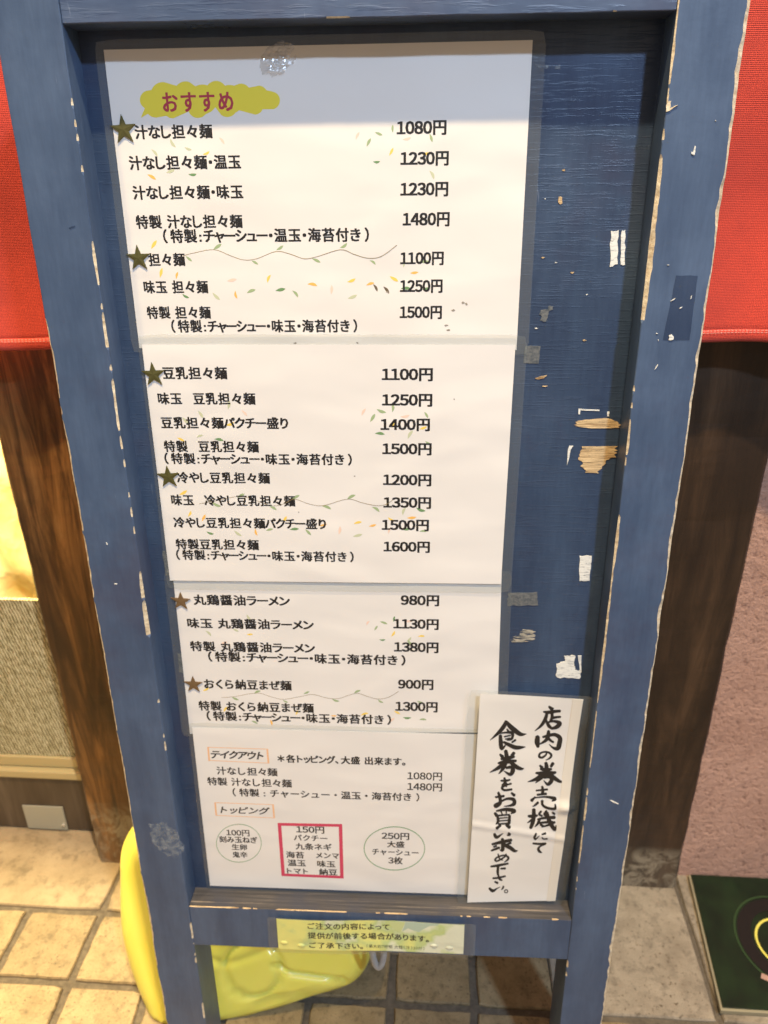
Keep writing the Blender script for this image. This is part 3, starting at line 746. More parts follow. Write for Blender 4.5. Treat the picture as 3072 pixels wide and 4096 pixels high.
    def line(s, name, pts, conv, wd, mat, lift=.0002):
        uv = [Vector(onb(*conv(x, y), s.w)) for x, y in pts]; sm = []
        for i in range(len(uv)-1):
            p0, p1, p2, p3 = uv[max(0, i-1)], uv[i], uv[i+1], uv[min(len(uv)-1, i+2)]
            for k in range(5):
                t = k/5; sm.append(.5*((2*p1)+(-p0+p2)*t+(2*p0-5*p1+4*p2-p3)*t*t+(-p0+3*p1-3*p2+p3)*t**3))
        sm.append(uv[-1]); polys = []; q = []
        for i, p in enumerate(sm):
            d = (sm[min(len(sm)-1, i+1)]-sm[max(0, i-1)]); d = d.normalized() if d.length else Vector((1, 0)); nn = Vector((-d.y, d.x))*wd/2; q.append((p+nn, p-nn))
        for i in range(len(q)-1): polys.append((q[i][0], q[i][1], q[i+1][1], q[i+1][0]))
        return s.add(name, polys, mat, lift)

def C5(x, y): return 430+x*.9042, 280+y*.9042
def C6(x, y): return 560+x*.9644, 1360+y*.9644
def C7(x, y): return 660+x*.8439, 2280+y*.8439
def C3(x, y): return 780+x*.6631, 2950+y*.6631
def C4(x, y): return 1090+x*.4882, 3640+y*.4882
WS = -REC
GRP = 'laminated menu sheets on the blue sign'
SHU = '(特製:チャーシュー・味玉・海苔付き)'; SHO = '(特製:チャーシュー・温玉・海苔付き)'

# sheet 1
w1_ = WS+.0010
c1 = [onb(414, 199, w1_), onb(2131, 160, w1_), onb(2066, 1400, w1_), onb(558, 1392, w1_)]
S1 = Sheet('menu_sheet', c1[0][0], c1[0][1], 'top menu sheet with yellow cloud heading and two olive stars', 'menu', w1_, GRP, seed=1)
S1.paper(c1, M['paperA']); S1.film(c1, (.006, .006, .009, .004))
# a crumpled spot in the film that catches the lamps
cu_, cv_ = onb(1112, 236, w1_); v = []; f = []; NN = 44
for j in range(NN+1):
    for i in range(NN+1):
        a, b = -1+2*i/NN, -1+2*j/NN; x, y = a*.016, b*.012+a*.004
        env = max(0, 1-(a*a+b*b))**.8
        nz = noise.noise(Vector((x*190, y*190, 3)))+.7*abs(noise.noise(Vector((x*420, y*420, 8))))
        sw = (-y+.0016*noise.noise(Vector((x*150, y*60, 1))))/.0046; sw = (sw-math.floor(sw)); sw = sw if sw < .8 else (1-sw)*4
        v.append(S1.P(cu_+x, cv_+y, .0003+env*(.0016*abs(nz)+.0021*sw*max(0, .5+noise.noise(Vector((x*120, y*120, 6)))))))
for j in range(NN):
    for i in range(NN):
        a, b = -1+2*(i+.5)/NN, -1+2*(j+.5)/NN
        if a*a+b*b + .5*noise.noise(Vector((a*2.5, b*2.5, 4))) < .62: q = j*(NN+1)+i; f.append((q, q+1, q+NN+2, q+NN+1))
obj('film_crease', mesh('film_crease', v, f, [M['crease']]), S1.root)
# cloud heading
def cloud_poly():
    cs = [(185,132,42),(245,106,53),(345,98,48),(480,95,47),(590,104,44),(665,112,44),(722,135,41),(650,158,40),(530,164,44),(400,168,44),(290,170,44),(215,165,46),(300,135,64),(420,130,66),(540,130,64),(640,132,52),(250,140,60)]
    cx, cy = 455, 133; out = []
    for i in range(220):
        a = 2*math.pi*i/220; dx, dy = math.cos(a), math.sin(a); best = 0
        for x, y, r in cs:
            b = (x-cx)*dx+(y-cy)*dy; c = (x-cx)**2+(y-cy)**2-r*r; d = b*b-c
            if d > 0: best = max(best, b+math.sqrt(d))
        out.append(onb(*C5(cx+best*dx, cy+best*dy), w1_))
    return out
S1.add('cloud_print', [cloud_poly()], M['cloud'], .0002)
S1.add('cloud_print', [[onb(*C5(165, 170), w1_), onb(*C5(195, 185), w1_), onb(*C5(147, 212), w1_)]], M['cloud'], .00023)
S1.text('heading_text', 'おすすめ', 245, 555, 141, 82, C5, M['inkred'], off=.028, track=.12, lift=.0006, hk=.82)
rows1 = [('汁なし担々麺', 122, 462, 273, 60, '1080円', 1282, 1497, 255, 58), ('汁なし担々麺・温玉', 97, 588, 409, 60, '1230円', 1298, 1507, 391, 57),
 ('汁なし担々麺・味玉', 113, 598, 541, 59, '1230円', 1298, 1505, 527, 57), ('特製 汁なし担々麺', 127, 595, 671, 57, '1480円', 1308, 1511, 660, 56),
 (SHO, 247, 1155, 732, 58, None), ('担々麺', 183, 341, 839, 55, '1100円', 1297, 1485, 833, 53), ('味玉 担々麺', 162, 443, 960, 54, '1250円', 1296, 1480, 956, 53),
 ('特製 担々麺', 176, 455, 1073, 52, '1500円', 1295, 1477, 1072, 52), (SHU, 284, 1103, 1133, 53, None)]
def rows(S, rr, conv, off=.036):
    for r in rr:
        S.text('menu_line', r[0], r[1], r[2], r[3], r[4], conv, off=off)
        if r[5]: S.text('price_text', r[5], r[6], r[7], r[8], r[9], conv, off=off+.006, hk=.80)
rows(S1, rows1, C5)
S1.star(72, 264, 54, C5, M['star']); S1.star(138, 832, 50, C5, M['star'])
VL = [(486,782,'g',30),(763,788,'g',30),(1046,780,'g',30),(360,835,'g',-40),(652,851,'g',-30),(924,842,'g',-25),(1175,849,'g',-35)]
S1.line('vine_print', [(335,822),(380,810),(470,795),(540,820),(600,840),(660,835),(745,803),(810,815),(870,835),(930,825),(1030,795),(1090,815),(1150,832),(1210,825),(1280,775)], C5, .0004, M['vine'])
S1.leaves(VL+[(286,325,'p',-60),(210,365,'p',-50),(356,350,'p',-20),(438,370,'y',20),(507,311,'k',-50),(196,472,'o',-30),(376,464,'d',0),(280,448,'p',20),(1261,260,'g',90),(1200,282,'g',-20),(1155,320,'g',60),(1325,306,'k',10),(1432,300,'g',-70),(1256,362,'y',60),(1190,408,'d',0),(1410,370,'y',10),(1438,462,'p',-60),(205,772,'y',50),(237,897,'y',70),(306,908,'o',70),(345,1002,'d',-30),(480,1002,'p',-45),(550,930,'k',10),(566,995,'o',-80),(635,977,'g',20),(711,922,'y',65),(765,972,'d',10),(833,988,'g',-50),(907,947,'o',-10),(992,972,'k',85),(1080,933,'y',20),(1084,1005,'p',20),(1162,945,'o',15),(1267,924,'y',-30),(1357,897,'o',5),(1187,962,'b',-60),(1235,972,'b',-50),(1400,848,'g',0),(1312,855,'p',80),(1320,965,'d',0),(1410,968,'d',10),(1105,290,'k',60)], C5, 32)
def smear(S, pts, conv, r=10):
    for x, y in pts:
        k = [onb(*conv(x+r*random.uniform(.3, 1.2)*math.cos(a), y+r*random.uniform(.2, .8)*math.sin(a)), S.w) for a in [i*math.pi/4 for i in range(8)]]
        S.add('dirt_mark', [k], M['dirt'], .0006)
smear(S1, [(1572,1030),(1588,1036),(1530,1062),(1500,1130),(1506,1150),(1240,983)], C5, 9)

# sheet 3 (below sheet 2 and sheet 4)
w3_ = WS+.0009
c3 = [onb(690, 2290, w3_), onb(2007, 2295, w3_), onb(1987, 2930, w3_), onb(760, 2935, w3_)]
S3 = Sheet('menu_sheet', c3[0][0], c3[0][1], 'third menu sheet down, soy sauce ramen prices, brown stars', 'menu', w3_, GRP, seed=5)
S3.paper(c3, M['paperB']); S3.film(c3, (.008, .003, .009, .003))
rows(S3, [('丸鶏醤油ラーメン', 137, 590, 144, 47, '980円', 1120, 1297, 144, 46), ('味玉 丸鶏醤油ラーメン', 108, 703, 256, 45, '1130円', 1085, 1295, 256, 45),
 ('特製 丸鶏醤油ラーメン', 122, 709, 366, 45, '1380円', 1088, 1294, 366, 45), (SHU, 207, 1138, 419, 45, None),
 ('おくら納豆まぜ麺', 187, 598, 544, 44, '900円', 1107, 1270, 543, 43), ('特製 おくら納豆まぜ麺', 162, 703, 649, 43, '1300円', 1094, 1290, 649, 43), (SHU, 200, 1070, 701, 42, None)], C7)
S3.star(76, 146, 44, C7, M['star2']); S3.star(135, 541, 42, C7, M['star2'])
S3.line('vine_print', [(268,605),(330,600),(436,583),(500,600),(560,613),(640,600),(700,590),(760,605),(820,610),(905,585),(960,600),(1010,612),(1060,603),(1108,575)], C7, .0004, M['vine'])
S3.leaves([(436,577,'g',30),(671,582,'g',30),(910,576,'g',30),(332,610,'g',-30),(570,623,'g',-30),(808,620,'g',-20),(1020,624,'g',-35),(208,298,'p',-50),(335,285,'p',-30),(402,305,'y',5),(395,225,'p',-60),(960,250,'k',60),(1000,275,'g',60),(1037,249,'g',-20),(1085,232,'d',80),(1083,303,'y',60),(1030,332,'d',0),(1215,312,'y',5),(1158,330,'p',50),(1150,243,'k',10),(280,345,'k',20),(195,567,'y',30),(285,660,'y',60),(505,722,'o',-80),(625,676,'y',70),(800,692,'o',0),(945,682,'y',20),(1100,676,'y',-30),(1147,703,'d',0),(1222,708,'g',0),(425,720,'g',-30),(1075,712,'k',50),(1210,628,'g',-20),(1160,345,'g',-50)], C7, 28)

# sheet 2
w2_ = WS+.0019
c2 = [onb(567, 1377, w2_), onb(2062, 1379, w2_), onb(2004, 2336, w2_), onb(680, 2322, w2_)]
S2 = Sheet('menu_sheet', c2[0][0], c2[0][1], 'second menu sheet down, soy milk noodle prices, dark olive stars', 'menu', w2_, GRP, seed=3)
S2.paper(c2, M['paperB']); S2.film(c2, (.003, .008, .009, .009))
rows(S2, [('豆乳担々麺', 96, 360, 137, 49, '1100円', 1005, 1212, 143, 48), ('味玉\u3000豆乳担々麺', 76, 477, 243, 47, '1250円', 1006, 1210, 249, 47),
 ('豆乳担々麺パクチー盛り', 89, 613, 344, 46, '1400円', 1000, 1200, 351, 46), ('特製\u3000豆乳担々麺', 101, 491, 442, 45, '1500円', 1007, 1207, 452, 45),
 (SHU, 103, 877, 494, 44, None), ('冷やし豆乳担々麺', 154, 537, 572, 44, '1200円', 1010, 1206, 581, 44), ('味玉\u3000冷やし豆乳担々麺', 131, 642, 666, 43, '1350円', 1012, 1205, 675, 43),
 ('冷やし豆乳担々麺パクチー盛り', 141, 770, 760, 42, '1500円', 1005, 1196, 768, 42), ('特製豆乳担々麺', 150, 491, 848, 41, '1600円', 1012, 1200, 858, 41), (SHU, 152, 885, 895, 40, None)], C6)
S2.star(57, 142, 46, C6, M['star']); S2.star(118, 567, 44, C6, M['star'])
S2.line('vine_print', [(245,680),(310,668),(400,650),(450,655),(520,680),(560,688),(600,678),(640,660),(700,680),(760,687),(860,660),(920,675),(980,687),(1020,682),(1050,662)], C6, .0004, M['vine'])
S2.leaves([(418,645,'g',30),(645,652,'g',30),(875,650,'g',30),(315,684,'g',-30),(553,696,'g',-30),(775,692,'g',-20),(980,700,'g',-35),(370,268,'p',80),(253,308,'p',-60),(434,302,'k',-50),(190,335,'p',-50),(375,350,'y',20),(248,397,'p',20),(328,412,'d',-10),(170,412,'y',-30),(926,298,'k',60),(965,323,'g',60),(1000,296,'g',-20),(1050,282,'g',90),(1100,318,'k',10),(1188,310,'g',-60),(1050,350,'y',60),(995,387,'d',-5),(1175,365,'y',20),(1119,391,'p',60),(1195,428,'g',-30),(180,635,'y',30),(207,722,'y',60),(264,738,'o',60),(290,802,'d',-20),(405,803,'p',-40),(480,798,'o',-80),(537,786,'g',15),(600,745,'y',60),(640,784,'d',5),(698,797,'g',-50),(829,790,'k',80),(903,757,'y',15),(903,811,'p',15),(965,770,'o',15),(1033,790,'k',70),(1102,785,'d',0),(1127,738,'o',5),(1040,745,'y',-30),(1174,792,'g',0),(1163,706,'d',-20),(1092,710,'p',70),(760,768,'o',15)], C6, 30)
smear(S1, [(830, 1207), (1105, 1207)], C5, 8); smear(S2, [(1303, 245), (658, 714), (890, 565)], C6, 4)

# sheet 4
w4_ = WS+.0021
c4 = [onb(768, 2910, w4_), onb(1925, 2945, w4_), onb(1872, 3584, w4_), onb(840, 3543, w4_)]
c4[1] = (c4[0][0]+.297, c4[0][1]); c4[2] = (c4[0][0]+.297, c4[3][1])
S4 = Sheet('menu_sheet', c4[0][0], c4[0][1], 'bottom menu sheet with takeout list, red box and two green ovals', 'menu', w4_, GRP, seed=8)
S4.paper(c4, M['paperB']); S4.film(c4, (.004, .006, .009, .006))
def frame_print(S, name, x0, y0, x1, y1, tx, ty, conv, mat, dy=0):
    q = lambda x, y: onb(*conv(x, y+dy*(x-x0)), S.w)
    S.add(name, [[q(x0, y0), q(x0+tx, y0), q(x0+tx, y1), q(x0, y1)], [q(x1-tx, y0), q(x1, y0), q(x1, y1), q(x1-tx, y1)], [q(x0+tx, y0), q(x1-tx, y0), q(x1-tx, y0+ty), q(x0+tx, y0+ty)], [q(x0+tx, y1-ty), q(x1-tx, y1-ty), q(x1-tx, y1), q(x0+tx, y1)]], mat, .0003)
def qframe(S, name, cor, t, conv, mat):
    o = [Vector(onb(*conv(*p), S.w)) for p in cor]; c = sum(o, Vector((0, 0)))/4
    i_ = [p+(Vector((math.copysign(t, c.x-p.x), math.copysign(t, c.y-p.y)))) for p in o]
    S.add(name, [[o[k], o[(k+1) % 4], i_[(k+1) % 4], i_[k]] for k in range(4)], mat, .0003)
qframe(S4, 'orange_frame', [(73, 57), (440, 68), (446, 156), (82, 140)], .0008, C3, M['orange'])
qframe(S4, 'orange_frame', [(116, 390), (474, 402), (481, 486), (124, 470)], .0008, C3, M['orange'])
for x0, x1 in ((73, 84), (430, 441)): S4.add('orange_bar', [[onb(*C3(a, b), w4_) for a, b in ((x0, 58+(x0-73)*.03), (x1, 58+(x0-73)*.03), (x1+8, 142+(x0-73)*.04), (x0+8, 142+(x0-73)*.04))]], M['orange'], .00035)
for x0, x1 in ((117, 127), (466, 476)): S4.add('orange_bar', [[onb(*C3(a, b), w4_) for a, b in ((x0, 392+(x0-117)*.03), (x1, 392+(x0-117)*.03), (x1+7, 470+(x0-117)*.04), (x0+7, 470+(x0-117)*.04))]], M['orange'], .00035)
S4.text('heading_text', 'テイクアウト', 97, 412, 106, 48, C3, shear=.25, off=.036)
S4.text('heading_text', 'トッピング', 160, 445, 439, 42, C3, shear=.25, off=.024, track=.1)
S4.text('note_text', '＊各トッピング、大盛 出来ます。', 500, 1268, 136, 45, C3, off=.036)
S4.text('menu_line', '汁なし担々麺', 132, 495, 204, 46, C3, off=.026, mono=True)
S4.text('menu_line', '特製 汁なし担々麺', 77, 582, 270, 46, C3, off=.026, mono=True)
S4.text('menu_line', '(特製:チャーシュー・温玉・海苔付き)', 230, 1352, 345, 45, C3, off=.026, mono=True)
S4.text('price_text', '1080円', 1282, 1489, 233, 44, C3, off=.022, hk=.8); S4.text('price_text', '1480円', 1282, 1489, 298, 44, C3, off=.022, hk=.8)
S4.ring('oval_outline', 265, 637, 137, 117, 3.2, C3, M['greenline']); S4.ring('oval_outline', 1203, 669, 185, 133, 4.5, C3, M['greenline'])
qframe(S4, 'red_frame', [(498, 514), (888, 522), (897, 851), (522, 836)], .0037, C3, M['pinkred'])
for t, x0, x1, y, h in (('100円',190,327,574,34),('刻み玉ねぎ',148,375,616,37),('生卵',223,312,661,34),('鬼辛',227,315,707,34),('150円',612,778,556,38),('パクチー',597,797,606,36),('九条ネギ',608,823,659,38),('海苔',551,656,708,38),('メンマ',730,868,712,36),('温玉',560,667,757,38),('味玉',738,845,763,37),('トマト',556,679,806,34),('納豆',750,857,812,37),('250円',1127,1291,595,38),('大盛',1160,1262,645,37),('チャーシュー',1070,1347,692,38),('3枚',1167,1252,742,37)):
    S4.text('topping_text', t, x0, x1, y, h, C3, off=.026, mono=True, hk=.8 if t[0].isdigit() else .9)

# brush written notice
wn_ = WS+.008
cn = [onb(1921, 2775, wn_), onb(2331, 2790, wn_), onb(2223, 3608, wn_), onb(1869, 3609, wn_)]
wid = cn[1][0]-cn[0][0]; hei = cn[0][1]-cn[3][1]
def nbend(x, z):
    h = .0030*(max(0, x/.09))**2*max(0, 1+z/.10) + .0016*math.sin(z*30)*x/.09
    d = abs(z + .62*hei + .15*(x-.04)); h += .0010*max(0, 1-d/.006)      # fold across
    d2 = math.hypot((x-.088)*1.0, (z+.495*hei)*1.8); h += .0035*max(0, 1-d2/.020)**1.5
    return h
SN = Sheet('notice', cn[0][0], cn[0][1], 'narrow white notice with black brush writing at the lower right', 'notice', wn_, None, amp=.0004, seed=2, bend=nbend)
SN.paper(cn, M['paperN'], nx=50, nz=90); SN.film(cn, (.011, .004, .010, .005))
sb = [Vector(c) for c in cn]
SN.paper([sb[0].lerp(sb[1], .90), sb[1].lerp(sb[0], .004), sb[2].lerp(sb[3], .004), sb[3].lerp(sb[2], .90)], M['paperstain'], nx=6, nz=90, name='yellowed_strip', lift=.0004, th=.0002)
def CA(x, y): return 1920+x*.2411, 2760+y*.2411
def CB(x, y): return 1870+x*.27125, 3200+y*.27125
def brush(strokes, conv, name='brush_character'):
    polys = []
    for pts in strokes:
        P_ = [Vector((x, y, w)) for x, y, w in pts]; sm = []
        for i in range(len(P_)-1):
            p0, p1, p2, p3 = P_[max(0, i-1)], P_[i], P_[i+1], P_[min(len(P_)-1, i+2)]
            for k in range(6):
                t = k/6; sm.append(.5*((2*p1)+(-p0+p2)*t+(2*p0-5*p1+4*p2-p3)*t*t+(-p0+3*p1-3*p2+p3)*t**3))
        sm.append(P_[-1]); L = []; R_ = []
        for i, p in enumerate(sm):
            d = (sm[min(len(sm)-1, i+1)]-sm[max(0, i-1)]); d = Vector((d.x, d.y)); d = d.normalized() if d.length else Vector((1, 0)); nn = Vector((-d.y, d.x))*max(3, p.z*1.22)*.5
            L.append((p.x+nn.x, p.y+nn.y)); R_.append((p.x-nn.x, p.y-nn.y))
        # angled start and end caps
        for e, sgn in ((0, -1), (-1, 1)):
            p = sm[e]; q = sm[1 if e == 0 else -2]; d = Vector((p.x-q.x, p.y-q.y)); d = d.normalized() if d.length else Vector((1, 0)); r = max(4, p.z*1.2)*.5
            cap = (p.x+d.x*r*.55, p.y+d.y*r*.55)
            i = 0 if e == 0 else len(L)-1
            polys.append([onb(*conv(*L[i]), wn_), onb(*conv(*cap), wn_), onb(*conv(*R_[i]), wn_)])
        for i in range(len(L)-1): polys.append([onb(*conv(*c), wn_) for c in (L[i], L[i+1], R_[i+1], R_[i])])
    SN.add(name, polys, M['ink'], .0005)
brush([[(1140,262,30),(1200,315,60)],[(1048,356,22),(1150,362,50),(1240,345,45),(1330,335,38)],[(1112,370,40),(1078,490,50),(1010,595,38),(910,683,8)],[(1185,345,45),(1195,440,42),(1165,520,35)],[(1215,455,40),(1280,440,32),(1335,437,30)],[(1098,500,30),(1140,590,48),(1190,632,35)],[(1125,535,22),(1220,512,35),(1320,545,60),(1270,610,55),(1180,640,30)]], CA)
brush([[(957,770,58),(950,870,72),(966,955,38)],[(1040,785,30),(1130,760,40),(1240,742,50),(1325,795,60),(1318,890,66),(1290,970,62),(1215,962,32),(1150,905,10)],[(1138,675,38),(1130,760,58),(1090,840,45),(985,905,14)],[(1130,800,45),(1180,845,34),(1220,868,30)]], CA)
brush([[(1105,1045,22),(1090,1085,26),(1030,1125,30),(982,1108,32),(1000,1055,28),(1075,1030,26),(1150,1045,30),(1185,1090,32),(1155,1135,26),(1090,1168,9)]], CA)
brush([[(990,1252,26),(1035,1295,48)],[(1215,1215,46),(1175,1275,38)],[(1092,1205,42),(1105,1290,60),(1080,1380,56),(1010,1460,48),(920,1538,12)],[(1000,1310,30),(1100,1325,54),(1190,1312,30)],[(925,1375,25),(1080,1385,66),(1260,1368,34)],[(1040,1385,56),(940,1470,50),(792,1520,10)],[(1150,1385,56),(1230,1455,58),(1320,1512,42),(1392,1526,8)],[(1060,1450,36),(1150,1440,44),(1190,1490,56),(1125,1560,44),(1055,1495,8)]], CA)
brush([[(1028,1592,28),(1042,1660,44),(1025,1730,34)],[(930,1662,24),(1120,1642,28)],[(945,1730,28),(1100,1712,34)],[(915,1762,20),(850,1828,46)],[(905,1778,18),(1080,1762,26),(1240,1790,48),(1190,1830,16)],[(962,1850,36),(915,1895,28),(870,1920,10)],[(1030,1820,38),(1038,1895,34),(1120,1940,36),(1235,1938,36),(1242,1868,20)]], CA)
brush([[(975,122,44),(975,230,50),(955,330,48),(925,405,36)],[(892,225,30),(960,226,42),(1030,214,24)],[(955,275,36),(880,325,10)],[(1085,150,26),(1055,195,28),(1100,222,24)],[(1165,142,24),(1130,195,28),(1175,222,24)],[(1030,272,22),(1130,248,32),(1285,238,42)],[(1040,322,22),(1160,310,30),(1255,300,22)],[(1062,262,34),(1035,330,32),(990,380,10)],[(1070,340,28),(1115,370,32)],[(1165,165,40),(1195,270,50),(1235,350,52),(1285,418,38),(1300,350,8)],[(1285,305,30),(1200,345,28),(1090,380,16)],[(1248,160,26),(1282,190,30)]], CB)
brush([[(1010,472,22),(985,530,30),(1000,566,24),(1055,502,7)],[(1092,486,18),(1150,472,26)],[(1095,525,14),(1115,555,20),(1172,550,24)]], CB)
brush([[(962,630,24),(1060,636,28),(1150,630,26),(1075,668,22),(1043,710,30),(1062,752,34),(1095,768,12)]], CB)
brush([[(432,515,34),(400,600,58),(310,710,48),(168,835,8)],[(432,520,34),(500,605,66),(600,690,68),(680,738,52),(772,732,7)],[(445,650,20),(482,700,34)],[(338,750,42),(345,870,58),(362,975,48),(432,905,12)],[(330,722,18),(440,708,28),(535,718,44),(528,810,34),(450,832,22)],[(400,778,20),(505,755,22)],[(420,818,18),(500,800,20)],[(390,862,30),(470,905,48),(580,952,58),(670,955,44),(756,943,7)],[(592,828,30),(530,872,24)]], CA)
brush([[(330,1070,30),(380,1115,50)],[(568,1042,46),(525,1095,44)],[(425,1005,48),(442,1100,58),(430,1200,52),(380,1305,46),(310,1390,10)],[(350,1142,36),(450,1132,54),(570,1105,38)],[(300,1215,28),(430,1192,58),(602,1175,34)],[(400,1212,56),(300,1292,50),(160,1365,8)],[(500,1192,48),(600,1272,58),(680,1305,42),(732,1300,7)],[(430,1290,34),(520,1280,46),(545,1330,62),(500,1395,48),(395,1338,8)]], CA)
brush([[(345,1502,24),(430,1502,34),(500,1484,24)],[(402,1455,32),(418,1520,36),(362,1582,20)],[(365,1568,20),(440,1548,28),(432,1600,22)],[(520,1548,28),(440,1572,22),(366,1612,34),(405,1655,32),(530,1642,28)]], CA)
brush([[(302,1692,34),(330,1780,44),(332,1870,48),(262,1925,48),(245,1895,22),(330,1852,26),(450,1797,34),(555,1810,50),(565,1875,52),(500,1908,32),(395,1922,9)],[(255,1772,28),(400,1752,34)],[(518,1698,28),(572,1742,46)]], CA)
brush([[(402,185,34),(435,232,44)],[(425,158,22),(560,132,42),(690,152,48),(640,192,16)],[(490,152,18),(512,205,18)],[(572,146,18),(570,192,18)],[(430,225,22),(620,207,22)],[(442,235,32),(452,305,36),(420,350,14)],[(620,218,32),(612,325,38),(590,352,18)],[(470,262,15),(590,250,17)],[(470,302,15),(590,290,17)],[(450,347,20),(600,336,22)],[(490,362,26),(425,405,34)],[(562,352,28),(622,392,44)]], CB)
brush([[(395,492,32),(418,540,44),(455,535,32),(527,480,6)],[(602,468,22),(616,500,40),(580,515,12)]], CB)
brush([[(360,652,28),(500,616,42),(650,582,38)],[(512,562,34),(522,640,48),(515,735,42),(475,728,12)],[(382,690,24),(430,672,24)],[(350,745,24),(470,697,32)],[(525,645,46),(635,702,48),(695,745,38),(742,738,6)],[(640,622,28),(560,662,28)]], CB)
brush([[(450,792,17),(472,860,20),(520,888,12)],[(572,792,18),(540,842,20),(440,898,22),(408,880,26),(440,842,20),(540,812,22),(600,842,28),(590,880,24),(540,916,8)]], CB)
brush([[(342,982,24),(450,965,33),(600,936,26)],[(452,972,33),(446,1050,33),(450,1108,26)],[(490,1012,22),(560,1010,28)]], CB)
brush([[(372,1156,22),(450,1150,26),(560,1126,24)],[(455,1110,22),(478,1170,30),(515,1188,14)],[(402,1206,24),(448,1228,30)]], CB)
brush([[(322,1302,28),(372,1343,38),(430,1312,18),(482,1285,6)],[(532,1272,18),(522,1305,24),(498,1330,6)]], CB)
brush([[(570+24*math.cos(a*.6), 1352+22*math.sin(a*.6), 13) for a in range(11)]], CB)

# yellow-green notice on the bottom rail
wy = .0012
cy_ = [onb(*C4(32, 68), wy), onb(*C4(1572, 108), wy), onb(*C4(1563, 352), wy), onb(*C4(50, 315), wy)]
def ybend(x, z): return .0012*math.sin(x*40)*(1 if z > -.03 else .6) + .0008
SY_ = Sheet('notice', cy_[0][0], cy_[0][1], 'pale yellow-green notice strip taped across the bottom rail', 'notice', wy, None, amp=.0004, seed=6, bend=ybend)
SY_.paper(cy_, M['lime'], nx=60, nz=12); SY_.film(cy_, (.010, .002, .012, .005))
def poly4(lst): return [[onb(*C4(*p), wy) for p in q] for q in lst]
SY_.add('landscape_print', poly4([[(1090,98),(1370,100),(1350,118),(1290,122),(1240,150),(1200,178),(1150,165),(1110,150),(1060,180),(1080,130)]]), M['blueprint'], .00025)
SY_.add('landscape_print', poly4([[(960,95),(1088,98),(1078,128),(1050,185),(1010,170),(985,150),(965,120)]]), M['bluegreen'], .0003)
SY_.text('notice_line', 'ご注文の内容によって', 290, 957, 131, 50, C4, off=.022)
SY_.text('notice_line', '提供が前後する場合があります。', 293, 1280, 215, 50, C4, off=.022)
SY_.text('notice_line', 'ご了承下さい。', 303, 740, 287, 46, C4, off=.022)
SY_.text('notice_line', '(最大約7時間 太麺(冷)10分)', 772, 1245, 303, 26, C4, off=.0)
for x, y in ((95, 262), (238, 282), (1322, 285), (1448, 300)):
    u, q = onb(*C4(x, y), wy); v = []; f = []
    for k, (r, h) in enumerate(((.0045, .0002), (.0030, .0008), (.0012, .0011))):
        for i in range(10): v.append(SY_.P(u+r*math.cos(i*math.pi/5), q+r*.7*math.sin(i*math.pi/5), h))
    for k in range(2):
        for i in range(10): j = (i+1) % 10; f.append((k*10+i, k*10+j, k*10+10+j, k*10+10+i))
    f.append(tuple(range(20, 30))); obj('tape_bump', mesh('tape_bump', v, f, [M['lime']], smooth=True), SY_.root)

# ------------------------------------------------------------------ rope behind the rail
rp = thing('rope', bworld(-.005, BB+.02, -.045), 'grey-white twisted rope loop hanging behind the bottom rail', 'rope')
base = rp.matrix_world.translation
def strand_tube(path, R0, r, twist, name):
    for s in range(3):
        v = []; f = []; K = 8; pts = []
        n = len(path)
        for i, p in enumerate(path):
            t = (path[min(n-1, i+1)]-path[max(0, i-1)]).normalized(); a = t.orthogonal() if abs(t.y) > .9 else t.cross(Vector((0, 1, 0))).normalized(); b = t.cross(a).normalized()
            ph = i*twist+s*2*math.pi/3; pts.append(p+(a*math.cos(ph)+b*math.sin(ph))*R0)
        for i, p in enumerate(pts):
            t = (pts[min(n-1, i+1)]-pts[max(0, i-1)]).normalized(); a = t.cross(Vector((0, 1, 0))).normalized(); b = t.cross(a).normalized()
            for k in range(K): v.append(p+(a*math.cos(k*2*math.pi/K)+b*math.sin(k*2*math.pi/K))*r)
        for i in range(n-1):
            for k in range(K): j = (k+1) % K; f.append((i*K+k, i*K+j, i*K+K+j, i*K+K+k))
        obj(name, mesh(name, v, f, [M['rope']], smooth=True), rp)
yr = base.y+.012
def loop(xa, xb, zb):
    P_ = []
    for i in range(150):
        t = i/149; ang = math.pi*t; x = (xa+xb)/2-(xb-xa)/2*math.cos(ang); z = zb+ .055*(1-math.sin(ang)**.8)
        P_.append(Vector((x, yr, z))-base)
    return P_
q1 = ony(1490, 3864, yr); q2 = ony(1536, 3870, yr)
strand_tube(loop(q1.x-.0005, q2.x+.001, q1.z-.001), .0019, .0021, .42, 'strand')

# ------------------------------------------------------------------ yellow moulded plastic weight
yb0, slope = .583, .42                          # its front face: foot line and backward lean
Pn = Vector((.10, -1, slope)).normalized(); P0 = Vector((-.27, yb0, 0))
def ony_pl(px, py):
    d = ray(px, py); t = (P0-CP).dot(Pn)/d.dot(Pn); return CP+d*t
sil = [(447,3560),(447,3480),(458,3425),(482,3378),(520,3338),(590,3305),(700,3290),(900,3320),(1100,3440),(1290,3600),(1420,3720),(1476,3813),(1487,3868),(1471,3924),(1423,3977),(1351,4008),(1254,4036),(1158,4069),(1062,4100),(900,4150),(760,4180),(640,4170),(575,4120),(545,4060),(512,3980),(482,3890),(458,3790),(448,3690)]
ex_ = Pn.cross(Vector((0, 0, 1))).normalized()*-1; ez_ = Pn.cross(ex_).normalized()
if ez_.z < 0: ez_ = -ez_
if ex_.x < 0: ex_ = -ex_
cen = ony_pl(850, 3800)
S2d = [((ony_pl(*p)-cen).dot(ex_), (ony_pl(*p)-cen).dot(ez_)) for p in sil]
